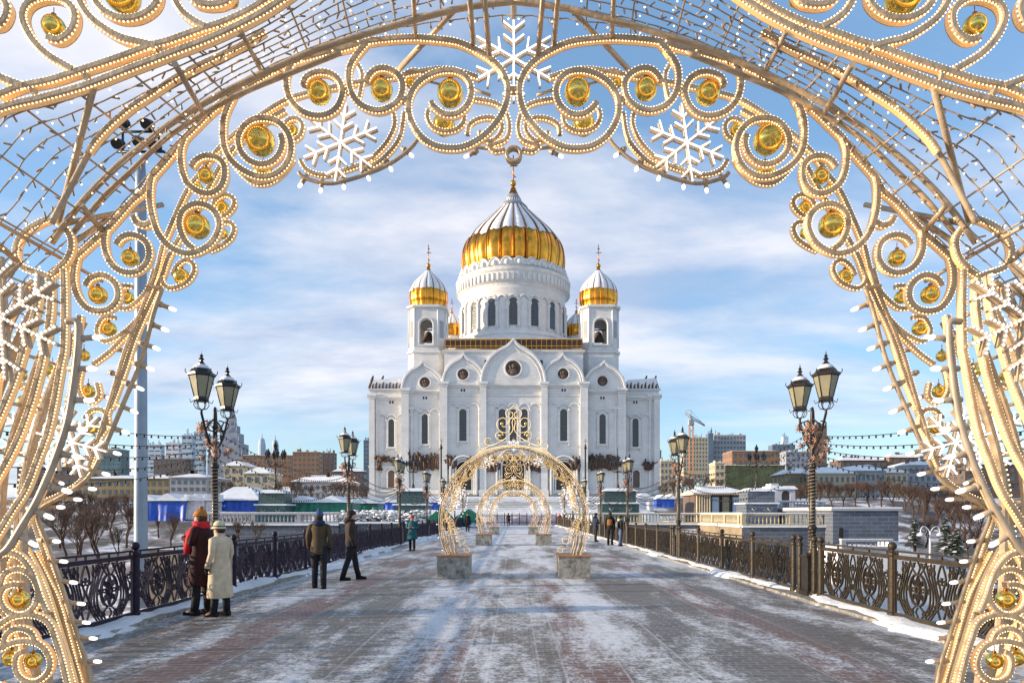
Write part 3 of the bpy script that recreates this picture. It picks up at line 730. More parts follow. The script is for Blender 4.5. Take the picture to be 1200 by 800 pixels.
for side, sx in (('left', -1), ('right', 1)):
    mat = 'iron' if sx < 0 else 'bronze_or_sunlit_iron'  # same ironwork: the right side's sunlit brown is put into its colour
    lab = ('dark violet cast iron fence with rosette panels along the left edge of the bridge' if sx < 0 else 'cast iron fence tinted as sunlit, with rosette panels along the right edge of the bridge')
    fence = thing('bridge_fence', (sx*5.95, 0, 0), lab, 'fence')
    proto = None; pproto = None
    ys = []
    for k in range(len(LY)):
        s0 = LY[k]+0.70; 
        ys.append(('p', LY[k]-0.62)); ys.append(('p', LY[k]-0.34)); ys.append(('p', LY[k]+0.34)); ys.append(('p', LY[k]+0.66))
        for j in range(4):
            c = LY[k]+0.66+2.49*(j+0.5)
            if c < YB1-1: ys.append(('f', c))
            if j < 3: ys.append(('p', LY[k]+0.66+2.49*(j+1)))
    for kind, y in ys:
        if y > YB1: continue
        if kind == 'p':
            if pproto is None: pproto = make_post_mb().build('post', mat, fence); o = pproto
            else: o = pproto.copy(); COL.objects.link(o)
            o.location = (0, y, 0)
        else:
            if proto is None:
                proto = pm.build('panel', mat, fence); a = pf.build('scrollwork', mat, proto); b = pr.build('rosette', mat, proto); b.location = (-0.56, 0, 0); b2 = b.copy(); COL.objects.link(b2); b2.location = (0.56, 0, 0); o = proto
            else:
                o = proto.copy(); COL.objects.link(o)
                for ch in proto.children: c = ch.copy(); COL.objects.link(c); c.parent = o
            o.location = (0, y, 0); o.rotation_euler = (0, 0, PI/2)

# ------------------------------------------------------------------ bridge lamps with two lanterns
def lantern(parent, cx, cy, cz, sc=1.0, mat='iron_black', q_=0.80):
    """cz = underside of the glass; returns nothing"""
    def hexr(r): return [(cx+r*math.cos(PI/3*k+PI/6), cy+r*math.sin(PI/3*k+PI/6)) for k in range(6)]
    L = MB(); s = sc
    L.lathe([(0.17*s, -0.10*s), (0.19*s, -0.06*s), (0.19*s, 0)], (cx, cy, cz), 6, False, PI/6)
    L.lathe([(0.33*s, 0.45*s), (0.37*s, 0.47*s), (0.37*s, 0.52*s), (0.30*s, 0.55*s), (0.26*s, 0.60*s), (0.16*s, 0.68*s), (0.10*s, 0.70*s), (0.10*s, 0.74*s), (0.05*s, 0.78*s), (0.045*s, 0.82*s), (0.08*s, 0.84*s), (0.03*s, 0.88*s), (0.05*s, 0.91*s), (0.015*s, 0.95*s), (0.006*s, 1.02*s)], (cx, cy, cz), 6, False, PI/6)
    for k in range(6):
        a = PI/3*k+PI/6; c, sn = math.cos(a), math.sin(a)
        L.tube([(cx+c*0.185*s, cy+sn*0.185*s, cz), (cx+c*0.325*s, cy+sn*0.325*s, cz+0.46*s)], 0.013*s, 5)
        L.tube([(cx+c*0.37*s, cy+sn*0.37*s, cz+0.5*s), (cx+c*0.41*s, cy+sn*0.41*s, cz+0.55*s), (cx+c*0.40*s, cy+sn*0.40*s, cz+0.60*s)], 0.012*s, 5)
        # basket ring below
        L.tube([(cx+c*0.17*s, cy+sn*0.17*s, cz-0.10*s), (cx+c*0.20*s, cy+sn*0.20*s, cz-0.17*s), (cx+c*0.14*s, cy+sn*0.14*s, cz-0.25*s), (cx, cy, cz-0.28*s)], 0.012*s, 5)
        L.tube([(cx+c*0.17*s, cy+sn*0.17*s, cz-0.08*s), (cx+c*0.27*s, cy+sn*0.27*s, cz-0.13*s), (cx+c*0.30*s, cy+sn*0.30*s, cz-0.05*s)], 0.010*s, 4)
    for mm in (L,): mm.v = [(cx+(a-cx)*q_, cy+(b-cy)*q_, c) for a, b, c in mm.v]
    o = L.build('lantern', mat, parent, parent)
    g = MB(); g.lathe([(0.18*s, 0.003), (0.318*s, 0.45*s)], (cx, cy, cz), 6, False, PI/6); g.v = [(cx+(a-cx)*q_, cy+(b-cy)*q_, c) for a, b, c in g.v]; g.build('lantern_glass', 'lantern_glass', o, parent)
    sn_ = MB(); sn_.lathe([(0.20*s, 0.612*s), (0.14*s, 0.69*s), (0.10*s, 0.715*s)], (cx, cy, cz), 10); sn_.build('snow_cap', 'snow', o, parent)
    return o
def make_lamp(mat):
    t = thing('street_lamp', (0, 0, 0), 'x', 'street lamp', 'two lantern lamps along the bridge')
    m = MB(); m.box(-0.16, 0.16, -0.16, 0.16, 0.03, 0.80); m.box(-0.20, 0.20, -0.20, 0.20, 0.03, 0.14); m.box(-0.19, 0.19, -0.19, 0.19, 0.80, 0.86); m.build('base', mat, t)
    m = MB(); m.lathe([(0.13, 0.86), (0.10, 0.95), (0.075, 1.0), (0.075, 1.35), (0.095, 1.37), (0.095, 1.42), (0.065, 1.45), (0.055, 2.6), (0.08, 2.62), (0.08, 2.68), (0.05, 2.72), (0.045, 3.4), (0.07, 3.44), (0.05, 3.5), (0.04, 3.75), (0.02, 3.85)], n=10); m.build('column', mat, t)
    m = MB()
    for s in (-1, 1):
        m.tube(catmull([(0, 0, 3.0), (0, s*0.22, 3.10), (0, s*0.40, 3.30), (0, s*0.52, 3.50), (0, s*0.6, 3.64), (0, s*0.6, 3.70)], 5), 0.026, 6)
        m.tube(catmull([(0, 0, 3.62), (0, s*0.2, 3.52), (0, s*0.36, 3.40), (0, s*0.42, 3.28), (0, s*0.32, 3.20), (0, s*0.25, 3.28)], 5), 0.018, 5)
        m.tube(catmull([(0, s*0.05, 2.8), (0, s*0.2, 2.86), (0, s*0.24, 3.0), (0, s*0.13, 3.04)], 5), 0.016, 5)
        for q in (-1, 1): m.tube(catmull([(0, s*0.03, 3.35), (q*0.16, s*0.12, 3.40), (q*0.22, s*0.12, 3.52), (q*0.12, s*0.1, 3.56)], 5), 0.014, 5)
    m.build('bracket', mat, t)
    for s in (-1, 1): lantern(t, 0, s*0.6, 3.95, 0.88, mat)
    # copper star garlands hung under the lanterns
    rnd = random.Random(4)
    for k in range(16):
        c = (rnd.uniform(-0.2, 0.2), rnd.uniform(-0.42, 0.42), 2.80+0.75*(k/15.0)+rnd.uniform(-.05, .05)); r = rnd.uniform(0.07, 0.13); m = MB()
        for j in range(4):
            a = PI*j/4+rnd.uniform(0, .3); dx, dz = math.cos(a), math.sin(a)
            m.tube([(c[0]-dx*r, c[1], c[2]-dz*r), (c[0], c[1]-0.01, c[2]), (c[0]+dx*r, c[1], c[2]+dz*r)], [0.006, 0.018, 0.006], 4)
        m.build('star_ornament', 'star_copper', t)
    m = MB(); dd = []
    for i in range(160):
        a = i*1.05; z = 0.95+i*0.0115; dd.append((0.075*math.cos(a), 0.075*math.sin(a), z))
    m.tube(dd, 0.008, 4)
    for i in range(0, 160, 1): m.dot((dd[i][0]*1.1, dd[i][1]*1.1, dd[i][2]), 0.012)
    gl = m.build('garland', 'wire', t)
    return t
lampL = make_lamp('iron_black'); lampR = make_lamp('iron_sunlit')
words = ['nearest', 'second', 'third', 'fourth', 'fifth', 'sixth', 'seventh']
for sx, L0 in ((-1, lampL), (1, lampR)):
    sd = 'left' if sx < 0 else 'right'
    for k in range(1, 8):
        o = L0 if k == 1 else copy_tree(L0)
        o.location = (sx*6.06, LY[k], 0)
        if k == 1: o['label'] = 'black' +' two lantern street lamp with copper stars, nearest one on the %s fence' % sd if sx < 0 else 'black two lantern street lamp tinted as sunlit, copper stars, nearest one on the right fence'
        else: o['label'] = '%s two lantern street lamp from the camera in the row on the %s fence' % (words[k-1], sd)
# strings of small lamps sagging between the lamps
for sx in (-1, 1):
    sd = 'left' if sx < 0 else 'right'
    for k in range(0, 5):
        for j in range(5):
            z0 = 3.28-0.13*j; sag = 0.42+0.07*j; xx = sx*(6.06+0.07*(j-2))
            p = []
            for i in range(31):
                t = i/30; p.append((xx, LY[k]+(LY[k+1]-LY[k])*t, z0-sag*4*t*(1-t)))
            m = MB(); m.tube(p, 0.006, 4)
            for q in resample(p, 0.22): m.tube([(q[0], q[1], q[2]-0.003), (q[0], q[1], q[2]-0.045)], [0.014, 0.016], 5)
            o = m.build('string_light', 'iron_black', None, (xx, LY[k], z0))
            span = ['between the nearest %s street lamp and the near arch' % sd, 'between first and second %s street lamps' % sd, 'between second and third %s street lamps' % sd, 'between third and fourth %s street lamps' % sd, 'between fourth and fifth %s street lamps' % sd][k]
            pos = ['topmost', 'second from top', 'middle', 'second from bottom', 'lowest'][j]
            tag(o, '%s sagging lamp wire %s' % (pos, span), 'string lights', 'sagging wires of small lamps between street lamps')
    
# tall pale-blue floodlight mast behind the left fence
mast = thing('floodlight_mast', (X(165, 17), 17, -8.6), 'tall blue grey floodlight mast standing behind the left fence', 'light mast')
mo = (X(165, 17), 17, -8.6)
m = MB(); m.lathe([(0.19, 0), (0.16, 8.6), (0.125, 18.6), (0.10, 19.0)], mo, 16); m.build('mast_pole', 'pole_blue', mast, mo)
zz = Z(178, 17)
m = MB()
for a, b in (((-0.6, 0, 0), (0.6, 0, 0)), ((-0.5, 0, 0.5), (0.5, 0, 0.5)), ((-0.5, -.3, 0), (-0.5, .3, 0.1)), ((0.5, -.3, 0), (0.5, .3, 0.1)), ((-0.45, 0, 0), (-0.45, 0, 0.6)), ((0.45, 0, 0), (0.45, 0, 0.6))):
    m.tube([(mo[0]+a[0], 17+a[1], zz+a[2]), (mo[0]+b[0], 17+b[1], zz+b[2])], 0.03, 6)
m.build('crossbar', 'iron_black', mast, mo)
for dx, dz in ((-0.42, 0.1), (0.1, 0.15), (0.48, 0.05), (-0.3, 0.6), (0.3, 0.58)):
    m = MB(); c = (mo[0]+dx, 16.85, zz+dz); m.sphere(c, 0.13, 12, 8, (1, 0.7, 1)); m.tube([(c[0], c[1]-0.05, c[2]), (c[0], c[1]-0.2, c[2]-0.08)], [0.11, 0.13], 12); m.build('floodlight', 'iron_black', mast, mo)

# ------------------------------------------------------------------ people
def skin_body(parent, J, ex):
    """one continuous body grown from a joint graph"""
    names = list(J); idx = {n: i for i, n in enumerate(names)}
    me = bpy.data.meshes.new('body'); me.from_pydata([J[n][0] for n in names], [(idx[a], idx[b]) for a, b in ex], [])
    o = bpy.data.objects.new('body_tmp', me); COL.objects.link(o)
    md = o.modifiers.new('s', 'SKIN'); md.use_smooth_shade = True
    for n in names:
        sv = me.skin_vertices[0].data[idx[n]]; r = J[n][1]; sv.radius = (r, r) if not isinstance(r, tuple) else r; sv.use_root = (n == 'pelvis')
    sb = o.modifiers.new('u', 'SUBSURF'); sb.levels = 1; sb.render_levels = 1
    dg = bpy.context.evaluated_depsgraph_get(); ev = o.evaluated_get(dg); nm = bpy.data.meshes.new_from_object(ev)
    bpy.data.objects.remove(o)
    nm.materials.clear(); nm.materials.append(MATS['p_skin'])
    b = bpy.data.objects.new('body', nm); COL.objects.link(b); b.parent = parent
    return b
def person(loc, face, h, label, group=None, top='p_coat_black', bottom='p_trousers_dark', hat='p_hat_dark', coat=0.85, stride=0.12, arms='down', headturn=0.0,
           scarf=None, hatkind='beanie', hood=False, bag=None, shoes='p_boot', lean=0.0, wide=1.0, hatpom=False, gloves='p_boot', sc=None):
    """face: direction in the ground plane (deg, 0 = +x, 90 = +y away from camera); local forward = +x; h total height"""
    t = thing('person', loc, label, 'person', group, rz=R(face)); k = h/1.75; W = wide
    S = lambda x, y, z: (x*k+lean*z*k, y*k*W if abs(y) < .3 else y*k, z*k)
    st = stride
    sh = 1.44; hp = 0.93
    Lk = {1: (st*0.55, 0.10, 0.50), -1: (-st*0.35, -0.10, 0.50)}; La = {1: (st, 0.11, 0.085), -1: (-st, -0.11, 0.085)}
    AR = {}
    for s in (1, -1):
        if arms == 'down': AR[s] = ((-0.03, s*0.245, 1.17), (0.06, s*0.25, 0.93), (0.10, s*0.24, 0.80))
        elif arms == 'pocket': AR[s] = ((-0.10, s*0.27, 1.17), (0.07, s*0.23, 0.99), (0.13, s*0.17, 0.95))
        elif arms == 'front': AR[s] = ((-0.02, s*0.25, 1.18), (0.20, s*0.14, 1.14), (0.30, s*0.06, 1.17))
        elif arms == 'chest': AR[s] = ((0.03, s*0.24, 1.20), (0.20, s*0.15, 1.28), (0.24, s*0.06, 1.36))
        elif arms == 'swing': AR[s] = ((-0.05+s*st*0.3, s*0.25, 1.17), (0.05+s*st*0.8, s*0.25, 0.96), (0.09+s*st*0.9, s*0.24, 0.86))
    J = dict(pelvis=(S(0, 0, hp), 0.12*k), spine=(S(0, 0, 1.15), 0.115*k), chest=(S(0, 0, 1.34), 0.125*k), neck=(S(0.01, 0, 1.48), 0.055*k), head0=(S(0.025, 0, 1.56), 0.062*k), head=(S(0.03, 0, 1.64), (0.075*k, 0.085*k)), crown=(S(0.025, 0, 1.715), 0.055*k), nose=(S(0.125, 0, 1.605), 0.012*k))
    ex = [('pelvis', 'spine'), ('spine', 'chest'), ('chest', 'neck'), ('neck', 'head0'), ('head0', 'head'), ('head', 'crown'), ('head0', 'nose')]
    for s, n in ((1, 'l'), (-1, 'r')):
        e, w, hd = AR[s]
        J.update({n+'sh': (S(0, s*0.19, sh-0.02), 0.055*k), n+'el': (S(*e), 0.042*k), n+'wr': (S(*w), 0.028*k), n+'hp': (S(0, s*0.09, hp-0.05), 0.085*k), n+'kn': (S(*Lk[s]), 0.055*k), n+'an': (S(*La[s]), 0.038*k), n+'to': (S(La[s][0]+0.15, La[s][1]+s*0.02, 0.035), 0.03*k)})
        ex += [('chest', n+'sh'), (n+'sh', n+'el'), (n+'el', n+'wr'), ('pelvis', n+'hp'), (n+'hp', n+'kn'), (n+'kn', n+'an'), (n+'an', n+'to')]
    skin_body(t, J, ex)
    V = lambda p: Vector(S(*p))
    # face details
    m = MB()
    for s in (-1, 1): m.sphere(S(0.108, s*0.032, 1.635), 0.009*k, 6, 4)
    m.tube([S(0.108, -0.022, 1.565), S(0.116, 0, 1.563), S(0.108, 0.022, 1.565)], 0.005*k, 4)
    m.build('face', 'p_hair', t)
    # coat or jacket
    m = MB(); hem = hp-0.02-coat*0.55 if coat > 0 else hp-0.08
    rings = []
    def ring(z, rx, ry, cx=0.0): rings.append((cx*k+lean*z*k, 0, z*k, rx*k, ry*k*W))
    if coat > 0.4:
        ring(hem, 0.205, 0.24, 0.0); ring(hem+0.02, 0.21, 0.245); ring((hem+hp)/2, 0.18, 0.225, 0.005); ring(hp, 0.165, 0.215)
    else:
        ring(hem, 0.125, 0.175); ring(hem+0.02, 0.135, 0.185); ring(hp, 0.138, 0.185)
    ring(1.08, 0.13, 0.172); ring(1.22, 0.138, 0.185); ring(1.36, 0.138, 0.205, -0.005); ring(1.43, 0.12, 0.18, -0.005); ring(1.475, 0.10, 0.14, 0); ring(1.50, 0.085, 0.085, 0.01); ring(1.545, 0.085, 0.085, 0.01)
    m.loft(rings, 18)
    for s in (1, -1):
        e, w, hd = AR[s]; a = Vector((0, s*0.185, sh-0.03)); 
        pts = [S(0, s*0.12, sh-0.01), S(*a), S(0.5*(a[0]+e[0])-.01, 0.5*(a[1]+e[1])+s*0.012, 0.5*(a[2]+e[2])), S(*e), S(0.5*(e[0]+w[0]), 0.5*(e[1]+w[1]), 0.5*(e[2]+w[2])), S(*w)]
        m.tube(pts, [0.06*k, 0.073*k, 0.064*k, 0.056*k, 0.050*k, 0.046*k], 12)
        wv = V(w); dv = (V(hd)-wv).normalized(); m.tube([wv-dv*0.01*k, wv+dv*0.02*k], 0.050*k, 12)
    m.build('coat' if coat > 0.4 else 'jacket', top, t)
    # trousers
    m = MB()
    for s in (1, -1):
        m.tube([S(0, s*0.08, hp+0.02), S(st*0.2*s if s > 0 else -st*0.1, s*0.10, 0.74), S(*Lk[s]), S((Lk[s][0]+La[s][0])/2-0.01, (Lk[s][1]+La[s][1])/2, 0.28), S(La[s][0], La[s][1], 0.075)], [0.12*k, 0.105*k, 0.077*k, 0.07*k, 0.065*k], 12)
    m.build('trousers', bottom, t)
    for s in (1, -1):
        m = MB(); ax, ay = La[s][0], La[s][1]
        pr = [(-0.075, 0.035, 0.0), (-0.07, 0.05, 0.055), (0.0, 0.052, 0.075), (0.09, 0.055, 0.045), (0.16, 0.05, 0.03), (0.20, 0.03, 0.02)]
        vs = []; fs = []
        for (dx, wd, hh) in pr:
            for yy, z in ((-wd, 0.0), (-wd, 0.03+hh*0.5), (-wd*0.6, 0.035+hh), (wd*0.6, 0.035+hh), (wd, 0.03+hh*0.5), (wd, 0.0)): vs.append(((ax+dx)*k, (ay+yy*0.95)*k, z*k))
        for i in range(5):
            for q in range(6): fs.append((i*6+q, i*6+(q+1) % 6, (i+1)*6+(q+1) % 6, (i+1)*6+q))
        fs += [(5, 4, 3, 2, 1, 0), (30, 31, 32, 33, 34, 35)]
        m.add(vs, fs, True); m.tube([S(ax, ay, 0.06), S(ax, ay, 0.16)], [0.062*k, 0.058*k], 10); m.build('boot', shoes, t)
    # hands: palm, four unequal bent fingers and a thumb
    for s in (1, -1):
        e, w, hd = AR[s]; a = V(w); d = (V(hd)-a).normalized(); side = Vector((0, 1, 0)).cross(d).normalized() if arms in ('down', 'swing', 'pocket') else Vector((0, 0, 1)).cross(d).normalized()
        up = d.cross(side).normalized(); inn = Vector((0, -s, 0)); m = MB()
        m.tube([a, a+d*0.03*k, a+d*0.075*k, a+d*0.09*k], [0.024*k, 0.033*k, 0.036*k, 0.028*k], 8)
        for q in range(4):
            o_ = side*(q-1.5)*0.018*k; L = (0.066, 0.078, 0.074, 0.058)[q]*k; b = a+d*0.08*k+o_
            m.tube([b, b+d*L*0.5+inn*0.006*k, b+d*L*0.85+inn*0.026*k, b+d*L*0.75+inn*0.045*k], [0.0095*k, 0.009*k, 0.008*k, 0.006*k], 6)
        b = a+d*0.03*k+side*0.03*k; m.tube([b, b+side*0.022*k+d*0.02*k, b+side*0.026*k+d*0.05*k+inn*0.012*k], [0.012*k, 0.010*k, 0.007*k], 6)
        m.build('glove', gloves, t)
    # head wear
    m = MB(); hc = S(0.02, 0, 1.66)
    if hatkind == 'beanie':
        m.loft([(hc[0], 0, hc[2]-0.005*k, 0.108*k, 0.092*k), (hc[0], 0, hc[2]+0.03*k, 0.112*k, 0.095*k), (hc[0]-0.004, 0, hc[2]+0.06*k, 0.106*k, 0.090*k), (hc[0]-0.008, 0, hc[2]+0.095*k, 0.08*k, 0.07*k), (hc[0]-0.01, 0, hc[2]+0.115*k, 0.035*k, 0.03*k)], 16)
        m.tube([(hc[0]+0.11*k*math.cos(a*PI/8), 0.094*k*math.sin(a*PI/8), hc[2]+0.008*k) for a in range(17)], 0.014*k, 6)
        if hatpom: m.sphere((hc[0]-0.02, 0, hc[2]+0.135*k), 0.038*k, 10, 7)
    elif hatkind == 'cloche':
        m.loft([(hc[0]+0.01, 0, hc[2]-0.035*k, 0.155*k, 0.135*k), (hc[0]+0.005, 0, hc[2]-0.015*k, 0.128*k, 0.112*k), (hc[0], 0, hc[2]+0.02*k, 0.112*k, 0.098*k), (hc[0]-0.004, 0, hc[2]+0.07*k, 0.104*k, 0.092*k), (hc[0]-0.006, 0, hc[2]+0.105*k, 0.075*k, 0.068*k), (hc[0]-0.006, 0, hc[2]+0.12*k, 0.03*k, 0.03*k)], 18)
    m.build('hat', hat, t)
    if hatkind == 'cloche':
        m = MB(); m.tube([(hc[0]+0.115*k*math.cos(a*PI/8), 0.102*k*math.sin(a*PI/8), hc[2]+0.015*k) for a in range(17)], 0.008*k, 5); m.build('hat_band', 'p_coat_black', t)
    m = MB(); m.loft([(hc[0]-0.035*k, 0, hc[2]-0.11*k, 0.06*k, 0.075*k), (hc[0]-0.03*k, 0, hc[2]-0.04*k, 0.085*k, 0.09*k), (hc[0]-0.02*k, 0, hc[2]+0.01*k, 0.09*k, 0.088*k)], 12); m.build('hair', 'p_hair', t)
    if hood:
        m = MB(); m.sphere(S(-0.09, 0, 1.49), 0.11*k, 12, 8, (0.8, 1.15, 0.75)); m.tube([S(0.1, 0, 1.50), S(0.03, 0.1, 1.505), S(-0.09, 0.11, 1.52), S(-0.13, 0, 1.51), S(-0.09, -0.11, 1.52), S(0.03, -0.1, 1.505), S(0.1, 0, 1.50)], 0.035*k, 8); m.build('hood', top if hood is True else hood, t)
    if scarf:
        m = MB(); 
        for j in range(3): m.tube([S(0.0+0.105*math.cos(a*PI/8), 0.10*math.sin(a*PI/8), 1.475+0.03*j+0.01*math.sin(a)) for a in range(17)], 0.036*k, 7)
        m.tube([S(0.12, 0.03, 1.46), S(0.17, 0.07, 1.36), S(0.18, 0.10, 1.20), S(0.175, 0.12, 1.02)], [0.04*k, 0.065*k, 0.07*k, 0.06*k], 7)
        m.tube([S(0.02, 0.13, 1.47), S(0.03, 0.2, 1.40), S(0.06, 0.235, 1.28), S(0.10, 0.24, 1.12)], [0.05*k, 0.06*k, 0.06*k, 0.03*k], 7)
        m.tube([S(0.12, -0.02, 1.46), S(0.175, -0.03, 1.38), S(0.19, -0.02, 1.26), S(0.185, -0.03, 1.16)], [0.03*k, 0.05*k, 0.055*k, 0.05*k], 7)
        m.build('scarf', scarf, t)
    if bag:
        m = MB(); m.loft([(-0.20*k, 0, 1.06*k, 0.05*k, 0.12*k), (-0.21*k, 0, 1.10*k, 0.075*k, 0.14*k), (-0.21*k, 0, 1.30*k, 0.075*k, 0.14*k), (-0.19*k, 0, 1.40*k, 0.05*k, 0.11*k)], 12); m.build('backpack', bag, t)
    return t
def ppos(px, pyfoot, off=0):
    d = F*EYE/(pyfoot-HY); return (X(px, d), d, 0.004)
person(ppos(236, 719.5), 172, 1.74, 'person in dark coat, red scarf and orange bobble hat leaning by the left fence', top='p_coat_wine', hat='p_hat_orange', hatpom=True, scarf='p_red_cloth', coat=0.75, stride=0.05, arms='chest', gloves='p_red_cloth', wide=1.05)
person(ppos(258, 721.5), 166, 1.55, 'person in long cream coat and cream brimmed hat beside the red scarf', top='p_coat_cream', hat='p_hat_cream', hatkind='cloche', coat=1.02, stride=0.05, arms='down', wide=1.12)
person(ppos(374, 689), 100, 1.73, 'person in khaki hooded jacket and blue hat seen from behind near left fence', top='p_jacket_khaki', hat='p_hat_blue', hatpom=True, coat=0.25, stride=0.10, arms='swing', hood='p_navy', wide=0.98)
person(ppos(411, 679), 15, 1.76, 'person in dark brown jacket and dark cap striding right by the left fence', top='p_jacket_brown', hat='p_hat_dark', coat=0.05, stride=0.20, arms='down', hood=True)
person(ppos(483, 645), -95, 1.58, 'person in teal coat and red hat walking towards the camera on the left', top='p_jacket_teal', hat='p_red_cloth', coat=0.6, stride=0.10, arms='front', gloves='p_pink', wide=1.1)
person(ppos(548, 622.5), -80, 1.72, 'small dark figure standing between the first arch and the left fence', top='p_coat_black', hat='p_hat_dark', coat=0.5, stride=0.06)
person(ppos(698, 634.5), 20, 1.70, 'person in black coat at the right fence, left one of three', top='p_navy', hat='p_hat_dark', coat=0.35, stride=0.05, arms='front', hood=True)
person(ppos(715, 638.5), 75, 1.72, 'person with orange brown backpack at the right fence, middle of three', top='p_coat_black', hat='p_hat_dark', coat=0.1, stride=0.08, bag='p_pack_orange', hood=True)
person(ppos(727, 639.5), 10, 1.58, 'person with pale hood and jeans at the right fence, right one of three', top='p_coat_black', hat='p_hat_dark', coat=0.2, stride=0.08, hood='p_hat_cream', bottom='p_jeans', bag='p_bag_grey')
person((X(656, 92), 92, 0.004), -90, 1.7, 'tiny red clad person at the far end of the bridge, leftmost', top='p_red_cloth', hat='p_red_cloth', coat=0.4, stride=0.05)
person((X(663, 88), 88, 0.004), -60, 1.65, 'tiny person in pink top at the far end of the bridge', top='p_pink', hat='p_hat_dark', coat=0.3, stride=0.05)
person((X(596, 93), 90, 0.004), 90, 1.7, 'tiny dark figure far down the bridge inside the smallest arch', top='p_coat_black', hat='p_hat_dark', coat=0.3, stride=0.08)
# ------------------------------------------------------------------ cathedral
CY = 206.0; CX0 = X(602, CY); CB = 6.3
co = (0, CY, CB)
cath = thing('cathedral', co, 'great white stone cathedral with golden snow capped domes at the end of the bridge', 'cathedral')
def cp(mb, name, mat, parent=None): return mb.build(name, mat, parent or cath, co)
def xs(px, d=CY): return X(px, d)
def solid(px0, px1, ytop, d0, d1, ybase=583, mat='stone', name='wall', dref=None):
    dr = dref or d0; m = MB(); m.box(xs(px0, dr), xs(px1, dr), d0, d1, CB, Z(ytop, dr)); return cp(m, name, mat)
# main masses
solid(520.5, 683.5, 412, CY, 258)
w2L = solid(472, 520.4, 441, CY+1.2, 262, dref=CY+1.2); w2R = solid(683.6, 731.5, 441, CY+1.2, 262, dref=CY+1.2)
solid(433.5, 471.5, 457, CY+5, 262, dref=CY+5); solid(732, 772, 457, CY+5, 262, dref=CY+5)
def hband(px0, px1, py0, py1, d, proud, name='cornice', mat='stone', ends=True):
    m = MB(); e = proud*0.9 if ends else 0
    z1, z0 = Z(py0, d), Z(py1, d); h = z1-z0
    m.box(xs(px0, d)-e*0.5, xs(px1, d)+e*0.5, d-proud*0.5, d+0.3, z0, z0+h*0.5); m.box(xs(px0, d)-e, xs(px1, d)+e, d-proud, d+0.3, z0+h*0.5, z1); return cp(m, name, mat)
def snowtop(px0, px1, py, d, depth, h=0.3, over=0.3):
    m = MB(); z = Z(py, d); n = max(3, int((px1-px0)/3)); rnd = random.Random(int(px0*7))
    x0, x1 = xs(px0, d)-over, xs(px1, d)+over
    top = [(x0+(x1-x0)*i/n, z+h*rnd.uniform(0.5, 1.2)) for i in range(n+1)]
    m.prism([(x0, z)]+top+[(x1, z)], d-over, d+depth); return cp(m, 'snow_cap', 'snow')
# wings: parapet, cornice, plinth
for a, b, d in ((433.5, 471.5, CY+5), (732, 772, CY+5)):
    hband(a, b, 464, 468.5, d, 0.9); hband(a, b, 455.5, 458, d, 0.6); hband(a, b, 546, 549, d, 0.5, 'string_course'); hband(a, b, 574, 583, d, 0.7, 'plinth')
    m = MB(); z = Z(456, d); x0, x1 = xs(a, d), xs(b, d)
    m.prism([(x0, z), (x0+1.2, z+2.6), (x1-1.0, z+3.2), (x1, z)], d+0.2, d+40); cp(m, 'roof', 'metal_roof')
    m = MB(); m.prism([(x0+0.1, z+0.15), (x0+1.0, z+2.9), (x1-0.9, z+3.5), (x1-.1, z+.2)], d+0.05, d+39); cp(m, 'roof_snow', 'snow')
    for q in range(9):
        px = a+3+q*(b-a-6)/8; m = MB(); x = xs(px, d); m.tube([(x, d-0.1, z), (x, d, z+1.1+0.5*(q % 2)), (x+.3, d, z+1.7+0.5*(q % 2))], [0.35, 0.28, 0.1], 5); cp(m, 'roof_figure', 'bronze')
for px, d in ((436, CY+5), (448, CY+5), (758, CY+5), (769, CY+5)):
    m = MB(); x = xs(px, d); z = Z(456, d); m.tube([(x-1, d+1, z+0.5), (x-0.2, d+1, z+3.2), (x+.2, d+1, z+4.4)], [0.5, 0.45, 0.2], 6); m.tube([(x+.9, d+1, z+0.5), (x-0.1, d+1, z+3.4)], [0.3, 0.3], 6); cp(m, 'roof_figure', 'bronze')
for a, b, d in ((472, 520, CY+1.2), (684, 731.5, CY+1.2)): hband(a, b, 457, 461, d, 1.0); hband(a, b, 574, 583, d, 0.8, 'plinth')
hband(521, 683, 450, 454, CY, 1.1); hband(521, 683, 462.5, 464.5, CY, 0.35, 'string_course'); hband(521, 683, 574, 583, CY, 0.9, 'plinth')
hband(520.5, 683.5, 410.5, 414, CY, 0.6)
# pilasters
def pil(px0, px1, ytop, d, pr=0.9):
    m = MB(); z1 = Z(ytop, d); a, b = xs(px0, d), xs(px1, d)
    m.box(a, b, d-pr, d+0.2, CB, z1-1.1); m.box(a-0.25, b+0.25, d-pr-0.25, d+0.2, z1-1.1, z1-0.55); m.box(a-0.5, b+0.5, d-pr-0.5, d+0.2, z1-0.5, z1)
    m.box(a-0.3, b+0.3, d-pr-0.3, d+0.2, CB, CB+2.4)
    cp(m, 'pilaster', 'stone')
    m = MB(); m.box(a-0.5, b+0.5, d-pr-0.45, d+0.2, z1, z1+0.25); cp(m, 'snow_cap', 'snow')
for p in ((515.5, 524.5, 449, CY, 1.3), (562.5, 570, 449, CY, 1.2), (634, 641.5, 449, CY, 1.2), (679.5, 688.5, 449, CY, 1.3)): pil(*p)
for p in ((471, 479.5, 456.5, CY+1.2, 1.1), (724, 732.5, 456.5, CY+1.2, 1.1)): pil(*p)
for p in ((433.2, 439.5, 463, CY+5, 0.9), (766, 772.5, 463, CY+5, 0.9)): pil(*p)
for p in ((440.5, 443.5, 463, CY+5, 0.35), (760, 763, 463, CY+5, 0.35), (481.5, 484, 478, CY+1.2, 0.4), (720, 722.5, 478, CY+1.2, 0.4)): pil(*p)
